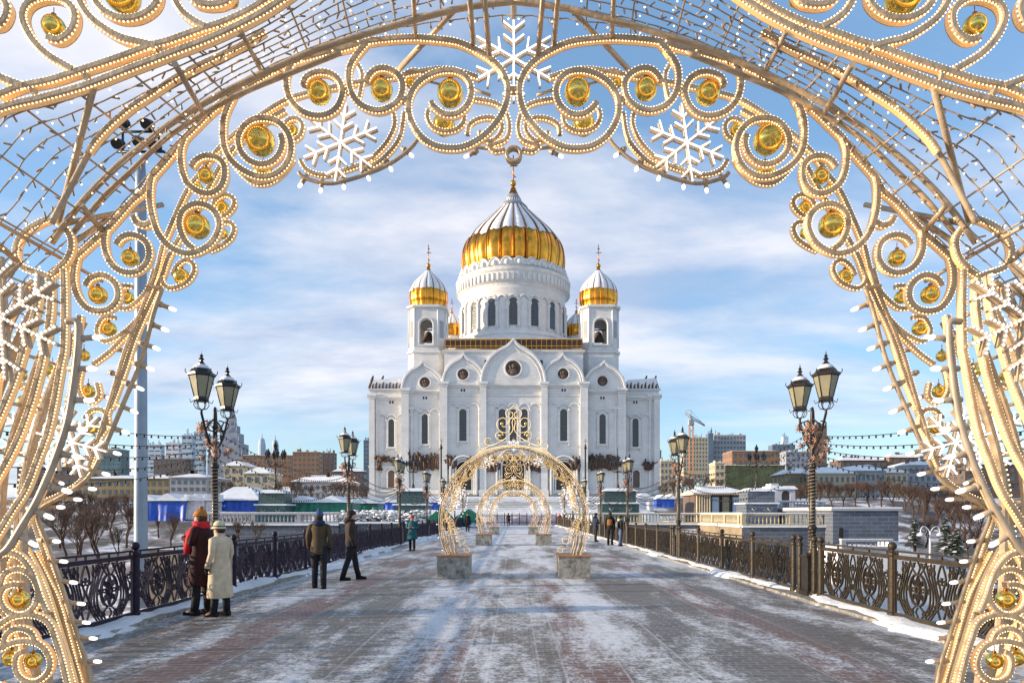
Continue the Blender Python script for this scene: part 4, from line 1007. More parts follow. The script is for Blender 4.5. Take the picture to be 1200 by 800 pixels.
# ogee gables with medallions
def ogee(cx, hw, yb, yp, d, n=14):
    """outline (x,z) of a half-round gable with a small ogee tip"""
    zb = Z(yb, d); zp = Z(yp, d); xc = xs(cx, d); w = hw*d/F; H = (zp-zb); Hr = H*0.84; out = []
    for i in range(n+1):
        a = PI*(1-i/n); x = math.cos(a); z = math.sin(a); zz = Hr*z
        tip = max(0.0, 1-abs(x)/0.30); zz += (H-Hr)*tip**1.8
        out.append((xc+x*w, zb+zz))
    return out
def gable(cx, hw, yb, yp, d, depth=1.6, med=None):
    o_ = ogee(cx, hw, yb, yp, d, 28); m = MB(); m.prism(o_, d, d+depth); g = cp(m, 'gable', 'stone')
    m = MB(); m.bar(o_, d-0.22, 0.75, 0.5); cp(m, 'archivolt', 'stone', g)
    i_ = ogee(cx, hw*0.88, yb, yp+(yb-yp)*0.13, d, 24); m = MB(); m.bar(i_, d-0.1, 0.3, 0.25); cp(m, 'archivolt', 'stone', g)
    m = MB(); m.prism([(x, z+0.37) for x, z in o_[3:-3]]+[(x, z+0.62) for x, z in reversed(o_[3:-3])], d-0.4, d+depth+0.1); cp(m, 'snow_cap', 'snow', g)
    if med:
        mx, my, mr = med; x, z, r = xs(mx, d), Z(my, d), mr*d/F
        m = MB(); m.prism([(x+r*math.cos(a*PI/14), z+r*math.sin(a*PI/14)) for a in range(28)], d-0.12, d+0.1); md = cp(m, 'medallion', 'bronze', g)
        m = MB(); m.bar([(x+r*1.08*math.cos(a*PI/16), z+r*1.08*math.sin(a*PI/16)) for a in range(33)], d-0.15, 0.22*r, 0.3); cp(m, 'medallion_ring', 'stone', md)
        m = MB(); m.sphere((x, d-0.15, z+r*0.25), r*0.24, 10, 8, (1, 0.7, 1.2)); m.sphere((x, d-0.1, z-r*0.42), r*0.5, 12, 8, (1, 0.35, 0.85)); m.tube([(x-r*0.6, d-0.15, z-0.5*r), (x-0.3*r, d-0.2, z-0.1*r), (x-.5*r, d-.2, z+.35*r)], r*0.1, 5); cp(m, 'relief_bust', 'brown_brick' if False else 'dull_brown', md)
gable(601.5, 37.5, 449.5, 398, CY-0.9, 3.2, (601.5, 431.5, 9.2))
gable(543.5, 24.5, 449.5, 415.5, CY-0.5, 2.2, (542.8, 438.5, 6.6)); gable(659.5, 24.5, 449.5, 415.5, CY-0.5, 2.2, (660, 438, 6.6))
gable(495.5, 24.5, 456.8, 424, CY+0.7, 2.5, (498, 448, 6.2)); gable(708, 24.5, 456.8, 424, CY+0.7, 2.5, (706, 446.5, 6.2))
for px in (570, 632): m = MB(); m.box(xs(px-2, CY), xs(px+4, CY), CY-0.15, CY+0.1, Z(428, CY), Z(422, CY)); cp(m, 'roof_vent', 'void')
# windows
def arch_poly(x0, x1, z0, z1, n=10):
    r = (x1-x0)/2; xc = (x0+x1)/2
    return [(x0, z0), (x1, z0)]+[(xc+r*math.cos(PI*i/n), z1-r+r*math.sin(PI*i/n)) for i in range(n+1)]
def window(cx, hw, y0, y1, d, name='window', mat='glass_dark', frame=True, bars=True, parent=None):
    x0, x1, z1, z0 = xs(cx-hw, d), xs(cx+hw, d), Z(y0, d), Z(y1, d)
    m = MB(); m.prism(arch_poly(x0, x1, z0, z1), d-0.03, d+0.2); g = cp(m, name, mat, parent)
    r = (x1-x0)/2; xc = (x0+x1)/2
    if frame:
        pts = [(x0-0.18, z0)]+[(xc-(r+0.18)*math.cos(PI*i/12), z1-r+(r+0.18)*math.sin(PI*i/12)) for i in range(13)]+[(x1+0.18, z0)]
        m = MB(); m.bar(pts, d-0.22, 0.42, 0.5); m.box(x0-0.6, x1+0.6, d-0.55, d, z0-0.5, z0-0.15); cp(m, 'frame', 'stone', g)
        m = MB(); m.box(x0-0.55, x1+0.55, d-0.5, d, z0-0.15, z0-0.02); cp(m, 'snow_cap', 'snow', g)
    if bars:
        m = MB(); k = int((z1-z0)/1.1)
        for i in range(1, k): m.box(x0, x1, d-0.07, d-0.035, z0+i*1.1-0.05, z0+i*1.1+0.05)
        for q in (-0.33, 0.33): m.box(xc+q*r*1.0-0.05, xc+q*r+0.05, d-0.07, d-0.035, z0, z1-0.5*r)
        cp(m, 'glazing_bar', 'dull_brown', g)
    return g
def blind_arcade(cs, hw, ytop, ybot, d, colw=0.3):
    """arches side by side; cs centres"""
    m = MB(); z1, z0 = Z(ytop, d), Z(ybot, d); r = hw*d/F
    for c in cs:
        xc = xs(c, d); m.bar([(xc-r*math.cos(PI*i/12), z1-r+r*math.sin(PI*i/12)) for i in range(13)], d-0.2, 0.42, 0.42)
    cols = sorted(set([round(c-hw, 1) for c in cs]+[round(c+hw, 1) for c in cs]))
    last = None
    for c in cols:
        if last is not None and c-last < 2: continue
        last = c; x = xs(c, d); m.lathe([(0.42, 0), (0.25, 0.5), (0.22, (z1-r-z0)-0.7), (0.40, (z1-r-z0)-0.25), (0.40, (z1-r-z0))], (x, d-0.22, z0), 8)
    cp(m, 'blind_arcade', 'stone')
for c, d, y0, y1, hw in ((458.7, CY+5, 491, 523.5, 3.7), (744.5, CY+5, 490, 523.5, 3.7), (498, CY+1.2, 485, 520, 3.8), (706, CY+1.2, 485, 520, 3.8), (542.5, CY, 479, 516.5, 4.3), (660.5, CY, 479, 516.5, 4.3), (588.5, CY, 479, 516.5, 4.2), (601.5, CY, 479, 516.5, 4.2), (614.5, CY, 479, 516.5, 4.2)): window(c, hw, y0, y1, d)
for c, d in ((458.7, CY+5), (744.5, CY+5)): blind_arcade((c-11.5, c, c+11.5), 5.75, 485.5, 528, d)
for c, d in ((498, CY+1.2), (706, CY+1.2)): blind_arcade((c-11.8, c, c+11.8), 5.9, 479, 525, d)
for c, d in ((542.5, CY), (660.5, CY)): blind_arcade((c-12.6, c, c+12.6), 6.3, 472.5, 522, d)
blind_arcade((575.5, 588.5, 601.5, 614.5, 627.5), 6.5, 472.5, 522, CY)
for c, y, d in ((458.7, 471, CY+5), (744.5, 471, CY+5), (542.5, 457, CY), (660.5, 457, CY), (498, 466, CY+1.2), (706, 466, CY+1.2)):
    m = MB()
    for s in (-1.6, 1.6): m.prism(arch_poly(xs(c+s-0.9, d), xs(c+s+0.9, d), Z(y+1.6, d), Z(y-1.6, d), 6), d-0.05, d+0.1)
    cp(m, 'small_window', 'void')
for c, d in ((458.7, CY+5), (745.5, CY+5)):
    window(c, 4.0, 550.5, 571, d, 'window', 'dull_brown', bars=False)
    m = MB(); x = xs(c, d); m.bar([(x-2.9*math.cos(PI*i/14), Z(557, d)+2.9*math.sin(PI*i/14)) for i in range(15)], d-0.15, 0.4, 0.4); m.box(x-3.1, x-2.7, d-0.35, d, CB+2, Z(557, d)); m.box(x+2.7, x+3.1, d-0.35, d, CB+2, Z(557, d)); cp(m, 'archivolt', 'stone')
# portals
for c, hw, y0, d in ((543.5, 8.5, 541, CY), (660.5, 8.5, 541, CY), (601.5, 12.5, 533, CY)):
    x0, x1, z1, z0 = xs(c-hw, d), xs(c+hw, d), Z(y0, d), CB+0.9
    xc, r = (x0+x1)/2, (x1-x0)/2
    m = MB(); m.prism(arch_poly(x0, x1, z0, z1, 14), d-0.05, d+0.2); g = cp(m, 'portal', 'void')
    for e, w_ in ((0.3, 0.5), (1.0, 0.5), (1.7, 0.6)):
        m = MB(); rr = r+e; pts = [(xc-rr, z0)]+[(xc-rr*math.cos(PI*i/16), z1-r+rr*math.sin(PI*i/16)) for i in range(17)]+[(xc+rr, z0)]
        m.bar(pts, d-0.2-e*0.35, w_, 0.5+e*0.5); cp(m, 'archivolt', 'stone', g)
    m = MB()
    for i in (-1, 1):
        m.box(xc+i*r*0.5-r*0.42, xc+i*r*0.5+r*0.42, d-0.16, d-0.06, z0, z1-r*1.0)
        for q in range(4): m.box(xc+i*r*0.5-r*0.3, xc+i*r*0.5+r*0.3, d-0.26, d-0.165, z0+0.6+q*(z1-r-z0-0.8)/4, z0+0.3+(q+1)*(z1-r-z0-0.8)/4)
    cp(m, 'door', 'bronze', g)
    m = MB(); m.box(x0-2.5, x1+2.5, d-3.5, d-0.7, CB, z0-0.45); m.box(x0-2, x1+2, d-2.4, d-0.71, z0-0.45, z0); cp(m, 'step', 'granite', g)
# bronze high reliefs: groups of standing figures
def reliefs(px0, px1, ytop, ybot, d, seed):
    rnd = random.Random(seed); m = MB(); n = int((px1-px0)/1.5)
    for i in range(n):
        px = px0+(px1-px0)*(i+0.5)/n+rnd.uniform(-.5, .5); yb = ybot+rnd.uniform(-3, 0.5); h = (ybot-ytop)*rnd.uniform(0.4, 0.72); x, z = xs(px, d), Z(yb, d); hh = h*d/F
        y = d-0.55-rnd.uniform(0, .5); lean = rnd.uniform(-.7, .7)
        m.tube([(x, y, z), (x+lean*0.3, y, z+hh*0.4), (x+lean*0.7, y-.1, z+hh*0.78), (x+lean*0.8, y-.1, z+hh*0.86)], [0.42, 0.55, 0.45, 0.16], 7)
        m.sphere((x+lean*0.85, y-0.15, z+hh), 0.30, 7, 5, (1, 1, 1.2))
        m.tube([(x+lean*0.6, y-.2, z+hh*0.7), (x+lean+rnd.uniform(-1.3, 1.3), y-0.4, z+hh*rnd.uniform(0.5, 1.15))], [0.2, 0.12], 5)
        if rnd.random() < 0.35: m.tube([(x-.5, y-.1, z+hh*0.6), (x-1.3, y, z+hh*1.05), (x-.9, y, z+hh*1.2)], [0.15, 0.5, 0.1], 5)
    cp(m, 'relief_sculpture', 'bronze')
for k, (a, b, t_, b_, d) in enumerate(((443, 456, 533, 541, CY+5), (443, 448, 538, 551, CY+5), (461, 470, 532, 545, CY+5), (482, 515, 527, 551, CY+1.2), (523, 535, 529, 549, CY-0.2), (549, 562, 531, 548, CY-0.2), (572, 585, 533, 553, CY-0.2), (617, 632, 533, 553, CY-0.2), (642, 652, 531, 549, CY-0.2), (670, 680, 530, 552, CY-0.2), (688, 724, 526, 551, CY+1.2), (755, 763, 535, 551, CY+5))): reliefs(a, b, t_, b_, d, k)
# roof balustrade
m = MB(); zt, zb = Z(396.5, CY+2), Z(411, CY+2)
m.box(xs(521, CY+2), xs(683, CY+2), CY+2, CY+2.3, zb+1.0, zt-0.5); cp(m, 'roof_balustrade', 'bronze')
m = MB(); 
for yy in (zt-0.3, zb+1.35, zb+0.2): m.box(xs(521, CY+2), xs(683, CY+2), CY+1.8, CY+2.0, yy, yy+0.2)
for i in range(28): x = xs(522+i*(160/27.0), CY+2); m.box(x-0.07, x+0.07, CY+1.7, CY+1.95, zb, zt)
cp(m, 'balustrade_rail', 'gold_dome')
snowtop(521, 683, 397, CY+2.3, 5, 0.25, 0.0)
m = MB(); z = Z(412, CY)
m.prismz([(xs(522, CY), CY+3.2), (xs(682, CY), CY+3.2), (xs(682, CY), 257), (xs(522, CY), 257)], z, z+4.0, 0.8); cp(m, 'roof', 'snow')
# bell towers
def wall_with_arch(m, x0, x1, z0, z1, ox0, ox1, oz0, oz1, y0, y1, n=10):
    r = (ox1-ox0)/2; xc = (ox0+ox1)/2
    m.prism([(x0, z0), (ox0, z0), (ox0, z1), (x0, z1)], y0, y1); m.prism([(ox1, z0), (x1, z0), (x1, z1), (ox1, z1)], y0, y1)
    m.prism([(ox0, z0), (ox1, z0), (ox1, oz0), (ox0, oz0)], y0, y1)
    for i in range(n):
        a0, a1 = PI*(1-i/n), PI*(1-(i+1)/n)
        m.prism([(xc+r*math.cos(a0), oz1-r+r*math.sin(a0)), (xc+r*math.cos(a1), oz1-r+r*math.sin(a1)), (xc+r*math.cos(a1), z1), (xc+r*math.cos(a0), z1)], y0, y1)
def onion(cx, cy, prof, gores, snow_z, name='dome', seed=0):
    """prof (r, z absolute)"""
    m = MB(); rnd = random.Random(seed); sub = 6; n = gores*sub; vs = []; fs = []
    pr = catmull(prof, 4)
    def gore(a): return 1-0.045*(1-abs(math.sin(gores*a/2))**0.8)
    for r, z in pr:
        for k in range(n):
            a = 2*PI*k/n; rr = r*gore(a); vs.append((cx+rr*math.cos(a), cy+rr*math.sin(a), z))
    for i in range(len(pr)-1):
        for k in range(n): fs.append((i*n+k, i*n+(k+1) % n, (i+1)*n+(k+1) % n, (i+1)*n+k))
    m.add(vs, fs, True); dm = cp(m, name, 'gold_dome')
    for k in range(gores):
        a = 2*PI*k/gores; m = MB(); m.tube([(cx+r*1.0*math.cos(a), cy+r*1.0*math.sin(a), z) for r, z in pr[:-2]], pr[0][0]*0.014, 5); cp(m, 'rib', 'gold_rib', dm)
    m = MB()
    for k in range(gores):
        zz = snow_z+rnd.uniform(-1, 1)*prof[0][0]*0.05; cols = []
        for j in range(sub+1):
            a = 2*PI*(k+0.07+0.86*j/sub)/gores; zj = zz+rnd.uniform(-1, 1)*prof[0][0]*0.03
            col = []
            P = [(r, z) for r, z in pr if z > zj+0.01]
            # interpolate start
            for (r0, z0), (r1, z1) in zip(pr, pr[1:]):
                if z0 <= zj < z1: t = (zj-z0)/(z1-z0); P = [(r0+(r1-r0)*t, zj)]+[(r, z) for r, z in pr if z > zj+0.01]; break
            P = resample(P, (math.dist(P[0], P[-1]))/9.0)
            while len(P) < 9: P.append(P[-1])
            for r, z in P[:9]: rr = r*gore(a)+0.06+0.02*prof[0][0]*0.3; col.append((cx+rr*math.cos(a), cy+rr*math.sin(a), z+0.03))
            cols.append(col)
        vs = [v for c in cols for v in c]; fs = [(j*9+i, (j+1)*9+i, (j+1)*9+i+1, j*9+i+1) for j in range(sub) for i in range(8)]
        m.add(vs, fs, True)
    cp(m, 'snow_cap', 'snow', dm)
    return dm
def cross(cx, cy, z0, z1, w, parent, ball_r, ball_z):
    m = MB(); m.sphere((cx, cy, ball_z), ball_r, 14, 10); cp(m, 'orb', 'gold_dome', parent)
    m = MB(); H = z1-z0; t = w*0.07
    m.tube([(cx, cy, z0), (cx, cy, z1)], t, 6); m.tube([(cx-w/2, cy, z0+H*0.66), (cx+w/2, cy, z0+H*0.66)], t, 6); m.tube([(cx-w/4, cy, z0+H*0.83), (cx+w/4, cy, z0+H*0.83)], t, 6); m.tube([(cx-w*0.28, cy, z0+H*0.42), (cx+w*0.28, cy, z0+H*0.3)], t, 6)
    cp(m, 'cross', 'gold_rib', parent)
def bell_tower(cpx, op, d0, seed):
    hw = 21.5*d0/F; cx = xs(cpx, d0); cy = d0+hw; ch = hw*0.36
    def octo(h, c): return [(cx-h+c, cy-h), (cx+h-c, cy-h), (cx+h, cy-h+c), (cx+h, cy+h-c), (cx+h-c, cy+h), (cx-h+c, cy+h), (cx-h, cy+h-c), (cx-h, cy-h+c)]
    z = lambda py: Z(py, d0)
    m = MB(); m.prismz(octo(hw*1.03, ch), Z(445, d0), z(413.5)); m.prismz(octo(hw*1.1, ch), z(413.5), z(411)); m.prismz(octo(hw*1.02, ch), z(411), z(406)); t = cp(m, 'bell_tower', 'stone')
    # four open sides
    zb, zt = z(406), z(361); o0, o1 = op
    w = hw-ch; th = 1.0
    m = MB(); ohw = (o1-o0)/2*d0/F
    wall_with_arch(m, cx-w, cx+w, zb, zt, cx-ohw, cx+ohw, z(403), z(373.5), cy-hw, cy-hw+th)
    wall_with_arch(m, cx-w, cx+w, zb, zt, cx-ohw, cx+ohw, z(403), z(373.5), cy+hw-th, cy+hw)
    n = MB(); wall_with_arch(n, cy-w, cy+w, zb, zt, cy-ohw, cy+ohw, z(403), z(373.5), 0, th)
    for base in (cx-hw, cx+hw-th): m.add([(base+(y), x, zz) for x, y, zz in n.v], n.f)
    for sx in (-1, 1):
        for sy in (-1, 1):
            q = [(cx+sx*w, cy+sy*hw), (cx+sx*hw, cy+sy*w), (cx+sx*(hw-th), cy+sy*(w-0.2)), (cx+sx*(w-0.2), cy+sy*(hw-th))]
            m.prismz(q if sx*sy < 0 else q[::-1], zb, zt)
            # corner shafts
            m.tube([(cx+sx*w, cy+sy*hw, zb), (cx+sx*w, cy+sy*hw, zt)], 0.28, 6); m.tube([(cx+sx*hw, cy+sy*w, zb), (cx+sx*hw, cy+sy*w, zt)], 0.28, 6)
            a, b = (cx+sx*w*1.0, cy+sy*hw), (cx+sx*hw, cy+sy*w)
    cp(m, 'tower_wall', 'stone', t)
    # narrow blind arches on the chamfers
    for sx in (-1, 1):
        for (ya, yb_) in ((375, 395),):
            mx, my = cx+sx*(w+hw)/2, cy-(w+hw)/2; v = Vector((sx, -1, 0)).normalized(); u = Vector((1, sx, 0)).normalized()*0.75
            p = [(mx-u.x, my-u.y), (mx+u.x, my+u.y), (mx+u.x+v.x*0.08, my+u.y+v.y*0.08), (mx-u.x+v.x*0.08, my-u.y+v.y*0.08)]
            m = MB(); m.prismz(p, z(yb_), z(ya)); cp(m, 'blind_window', 'pale_grey', t)
    # archivolt and cornice
    m = MB(); rr = ohw+0.35; pts = [(cx-rr, z(403))]+[(cx-rr*math.cos(PI*i/14), z(373.5)-ohw+rr*math.sin(PI*i/14)) for i in range(15)]+[(cx+rr, z(403))]
    m.bar(pts, cy-hw-0.15, 0.4, 0.4); m.box(cx-ohw*1.3, cx+ohw*1.3, cy-hw-0.5, cy-hw-0.02, z(405.5), z(403.3)); cp(m, 'archivolt', 'stone', t)
    m = MB(); m.prismz(octo(hw*1.04, ch), z(361), z(360)); m.prismz(octo(hw*1.12, ch*1.05), z(360), z(357.6)); m.prismz(octo(hw*1.0, ch), z(357.6), z(356.4)); cp(m, 'cornice', 'stone', t)
    m = MB(); m.lathe([(0.2, 0), (2.1, -0.2), (1.7, 0.6), (1.25, 1.6), (1.0, 2.5), (0.3, 3.0)], (cx, cy, z(394)), 14); m.tube([(cx-3.6, cy, z(381)), (cx+3.6, cy, z(381))], 0.22, 6); cp(m, 'bell', 'bronze', t)
    dd = cy
    k = cy/F*1.0
    prof = [(r*k, Z(y, cy)) for r, y in ((20.6, 363), (21.3, 358), (22.3, 354), (22.4, 349), (22, 344), (20.8, 339), (18, 334), (14.3, 329.5), (10, 325), (6.3, 321.5), (3.6, 318.5), (2, 316), (1.2, 313))]
    dm = onion(cx, cy, prof, 16, Z(338, cy-18*k), seed=seed)
    cross(cx, cy, Z(313.5, cy), Z(287, cy), 6.5*k, dm, 2.7*k, Z(311.5, cy))
bell_tower(499.5, (491, 505.5), CY+5, 1); bell_tower(704, (697, 711.5), CY+5, 2)
# rear small domes
for px, sd in ((529.5, 5), (675.5, 6)):
    d = 252; k = d/F; cx = xs(px, d)
    m = MB(); m.lathe([(14*k, Z(440, d)), (14*k, Z(398, d)), (15*k, Z(396, d)), (14*k, Z(395, d))], (cx, d, 0), 16); cp(m, 'turret', 'stone')
    dm = onion(cx, d, [(r*k, Z(y, d)) for r, y in ((15.5, 396), (16.5, 391), (15.5, 385), (12.5, 379), (8.5, 374), (5, 370.5), (2.5, 368), (1, 366))], 12, Z(383, d), seed=sd)
    cross(cx, d, Z(366, d), Z(350, d), 5*k, dm, 1.8*k, Z(365, d))
# main drum
D0 = 240.0; k = D0/F; dx = xs(601.5, D0)
def zz(y): return Z(y, D0-63*k)
def zd(y): return Z(y, D0)
def cyl(prof, name, mat, n=64, parent=None, smooth=True):
    m = MB(); m.lathe([(r*k, zz(y)) for r, y in prof], (dx, D0, 0), n, smooth); return cp(m, name, mat, parent)
drum = cyl([(66, 412), (66, 390), (63.5, 387), (62, 384), (60.5, 382), (60.5, 336), (61.5, 333)], 'drum', 'stone')
cyl([(61, 333), (62, 330), (64.5, 328), (65, 318), (66.5, 316), (67, 313), (62.5, 311.5)], 'cornice', 'stone', 64, drum, False)
m = MB()
for i in range(72):
    a = 2*PI*i/72; c, s = math.cos(a), math.sin(a); r0, r1 = 63.5*k, 66.2*k; t = 0.32
    m.prismz([(dx+c*r0-s*t, D0+s*r0+c*t), (dx+c*r0+s*t, D0+s*r0-c*t), (dx+c*r1+s*t, D0+s*r1-c*t), (dx+c*r1-s*t, D0+s*r1+c*t)], zz(327.5), zz(319))
cp(m, 'dentil_band', 'stone', drum)
cyl([(61, 312), (61, 301.5), (59.5, 300.5)], 'kokoshnik_wall', 'stone', 64, drum)
NK = 28
def on_cyl(r, a, t, h):  # tangent offset
    return (dx+r*math.cos(a)-t*math.sin(a), D0+r*math.sin(a)+t*math.cos(a), h)
m = MB(); m2 = MB()
for i in range(NK):
    a = 2*PI*(i+0.5)/NK; R0 = 61.4*k; hw_ = PI*R0/NK*0.95; zb = zz(311.5); H = (zz(300)-zb)
    pts = []
    for j in range(13):
        u = -math.cos(PI*j/12); v = math.sin(PI*j/12); pts.append(on_cyl(R0+0.2, a+u*hw_/R0, 0, zb+H*0.25+v*H*0.75))
    m.tube(pts, 0.3, 5); 
    q = MB()
    vs = [on_cyl(R0+0.05, a, 0, zb+H*0.3)]+[(p[0], p[1], p[2]) for p in pts]
    m2.add(vs, [(0, j+1, j+2) for j in range(12)])
    m.sphere(on_cyl(R0+0.1, a, 0, zb+H*0.52), 0.9, 8, 6, (1, 1, 1))
cp(m, 'kokoshnik', 'stone', drum); cp(m2, 'kokoshnik_snow', 'snow', drum)
# arcade: 16 windows alternating with blind bays, half columns between
for i in range(16):
    a = -PI/2+2*PI*i/16; R0 = 60.5*k; hw_ = 4.6*k
    def slab(e, z0, z1, out, nseg=10):
        pr = []
        for j in range(nseg+1):
            th = PI*j/nseg; pr.append((e*math.cos(th), z1-e+e*math.sin(th)))
        return [( e, z0)]+pr+[(-e, z0)]
    poly = slab(hw_, zz(379.5), zz(347), 0)
    m = MB(); n = len(poly); vs = [on_cyl(R0+0.12, a, t, z) for t, z in poly]+[on_cyl(R0-0.4, a, t, z) for t, z in poly]
    m.add(vs, [tuple(range(n))]+[(j, j+n, (j+1) % n+n, (j+1) % n) for j in range(n)]); w_ = cp(m, 'window', 'glass_dark', drum)
    m = MB(); m.tube([on_cyl(R0+0.2, a, t*1.12, z+0.12) for t, z in poly], 0.24, 5); cp(m, 'frame', 'stone', w_)
    m = MB()
    for q in range(1, 9): m.tube([on_cyl(R0+0.15, a, -hw_, zz(379.5)+q*1.0), on_cyl(R0+0.15, a, hw_, zz(379.5)+q*1.0)], 0.05, 4)
    cp(m, 'glazing_bar', 'steel_blue', w_)
m = MB()
for i in range(32):
    a = -PI/2+2*PI*(i+0.5)/32; R0 = 60.5*k
    m.lathe([(0.75, 0), (0.55, 0.6), (0.5, 1.0), (0.5, zz(352)-zz(382)-1.5), (0.8, zz(352)-zz(382)-0.4), (0.8, zz(352)-zz(382))], on_cyl(R0+0.15, a, 0, zz(382)), 8)
    a2_ = -PI/2+2*PI*i/32; e = PI*R0/32*0.97
    m.tube([on_cyl(R0+0.25, a2_+(-e*math.cos(PI*j/10))/R0, 0, zz(352)+e*1.25*math.sin(PI*j/10)) for j in range(11)], 0.33, 5)
    # wedge mouldings under the columns
    m.tube([on_cyl(R0+0.4, a, 0, zz(386)), on_cyl(R0+0.3, a, 0, zz(382))], [0.15, 0.9], 4)
cp(m, 'half_column', 'stone', drum)
cyl([(66.5, 391), (67.2, 390.2), (66.4, 389.4)], 'drum_ledge', 'snow', 64, drum)
prof = [(r*k, zd(y)) for r, y in ((58.2, 322), (59.6, 315), (60.2, 308), (59.8, 301), (58, 294), (54.8, 287.5), (50.6, 281.5), (45.5, 275.5), (39.5, 269.5), (33, 263), (26.5, 256.5), (20.5, 250.5), (15.5, 245), (11.5, 240), (8.5, 235), (6, 230), (4, 226), (2.4, 222), (1.4, 219))]
dome = onion(dx, D0, prof, 24, Z(271.5, D0-44*k), seed=9)
m = MB(); m.lathe([(16.6*k, zd(245.6)), (17.2*k, zd(244.5)), (11.8*k, zd(239)), (11*k, zd(239.5))], (dx, D0, 0), 24); cp(m, 'collar', 'metal_roof', dome)
m = MB(); m.lathe([(9.2*k, zd(235.5)), (9.4*k, zd(234.5)), (7*k, zd(230.5))], (dx, D0, 0), 24); cp(m, 'collar', 'metal_roof', dome)
cross(dx, D0, zd(219), zd(182), 10*k, dome, 3.6*k, zd(215))
# ------------------------------------------------------------------ terrain
def sstep(a, b, x):
    t = max(0.0, min(1.0, (x-a)/(b-a))); return t*t*(3-2*t)
def H(x, y):
    h = -9.0
    h += 9.0*sstep(62, 96, y)*(1 if True else 0)
    side = sstep(30, 60, abs(x))
    h -= 6.5*sstep(62, 96, y)*(1-sstep(110, 190, y))*side*(1.0 if x > 0 else 0.8)
    h += 6.0*sstep(120, 196, y)
    h += 1.2*sstep(300, 1500, y)
    h += 0.5*math.sin(x*0.13+1)*math.sin(y*0.11)*sstep(20, 60, abs(x))*(1-sstep(150, 190, y)*0.6)
    return h
m = MB(); vs = []; fs = []
gx = [-9000, -5000, -2500, -1200, -700, -450, -320, -250]+[-200+i*5 for i in range(81)]+[250, 320, 450, 700, 1200, 2500, 5000, 9000]
gy = [-400, -150, -60, -30]+[-10+i*4 for i in range(60)]+[240, 260, 290, 330, 400, 500, 700, 1000, 1500, 2500, 5000, 12000]
gy = sorted(set(gy))
for y in gy:
    for x in gx: vs.append((x, y, H(x, y)))
nx = len(gx)
for j in range(len(gy)-1):
    for i in range(nx-1): fs.append((j*nx+i, j*nx+i+1, (j+1)*nx+i+1, (j+1)*nx+i))
m.add(vs, fs, True); struct(m.build('terrain', 'ground'))
# plaza at the end of the bridge
m = MB(); m.box(-6.35, 6.35, 97.0, 112, -2, 0.02); struct(m.build('plaza', 'snow'))
# steps up to the cathedral
m = MB()
for i in range(14): m.box(-30, 30, 128+i*4.4, 196, -1+i*0.5, 0.2+i*0.46)
struct(m.build('stairs', 'snow'))
m = MB(); m.box(-48, 48, 190, 205.5, 0, 6.28); struct(m.build('cathedral_terrace', 'snow'))

# ------------------------------------------------------------------ stone terraces with balustrades
def baluster_row(parent, x0, y0, x1, y1, zb, h=1.15, mat='pale_grey', step=0.42, snow=True):
    L = math.hypot(x1-x0, y1-y0); ux, uy = (x1-x0)/L, (y1-y0)/L; px, py = -uy, ux
    def slab(w, z0, z1, e=0, mt=mat, nm='rail'):
        m = MB(); a = (x0-ux*e, y0-uy*e); b = (x1+ux*e, y1+uy*e)
        m.prismz([(a[0]-px*w, a[1]-py*w), (b[0]-px*w, b[1]-py*w), (b[0]+px*w, b[1]+py*w), (a[0]+px*w, a[1]+py*w)], z0, z1); return m.build(nm, mt, parent, parent)
    slab(0.24, zb, zb+0.16); slab(0.22, zb+h-0.17, zb+h)
    if snow: slab(0.25, zb+h, zb+h+0.12, 0.02, 'snow', 'snow_cap')
    m = MB(); n = int(L/step)
    for i in range(n):
        s = (i+0.5)*L/n
        if (i % 12) == 0:
            c = (x0+ux*s, y0+uy*s); w = 0.22; m.prismz([(c[0]-ux*w-px*w, c[1]-uy*w-py*w), (c[0]+ux*w-px*w, c[1]+uy*w-py*w), (c[0]+ux*w+px*w, c[1]+uy*w+py*w), (c[0]-ux*w+px*w, c[1]-uy*w+py*w)], zb+0.16, zb+h-0.17)
        else: m.lathe([(0.09, 0.16), (0.05, 0.24), (0.12, 0.42), (0.06, h-0.32), (0.09, h-0.17)], (x0+ux*s, y0+uy*s, zb), 6)
    m.build('balusters', mat, parent, parent)
def terrace(name, pts, ztop, zbot, label, mats, bal=True, balmat='pale_grey', depth_y=None, h=1.15):
    """pts: wall line in plan; one retaining wall body"""
    o = thing(name, (pts[0][0], pts[0][1], zbot), label, 'terrace wall')
    for (a, b), mt in zip(zip(pts, pts[1:]), mats):
        L = math.hypot(b[0]-a[0], b[1]-a[1]); ux, uy = (b[0]-a[0])/L, (b[1]-a[1])/L; nx_, ny_ = -uy, ux
        if ny_ < 0 or (abs(ny_) < 1e-6 and False): nx_, ny_ = -nx_, -ny_
        w = 0.8
        e = 0.01
        q = [(a[0]+ux*e, a[1]+uy*e), (b[0]-ux*e, b[1]-uy*e), (b[0]-ux*e+nx_*w, b[1]-uy*e+ny_*w), (a[0]+ux*e+nx_*w, a[1]+uy*e+ny_*w)]
        m = MB(); m.prismz(q, zbot, ztop-0.22); m.build('wall', mt, o, o)
        q = [(a[0]-nx_*0.25, a[1]-ny_*0.25), (b[0]-nx_*0.25, b[1]-ny_*0.25), (b[0]+nx_*w, b[1]+ny_*w), (a[0]+nx_*w, a[1]+ny_*w)]
        m = MB(); m.prismz(q, ztop-0.21, ztop); m.build('ledge_snow', 'snow', o, o)
        if bal: baluster_row(o, a[0]+nx_*0.3, a[1]+ny_*0.3, b[0]+nx_*0.3, b[1]+ny_*0.3, ztop+0.003, h, balmat)
    return o
YW = 76.0
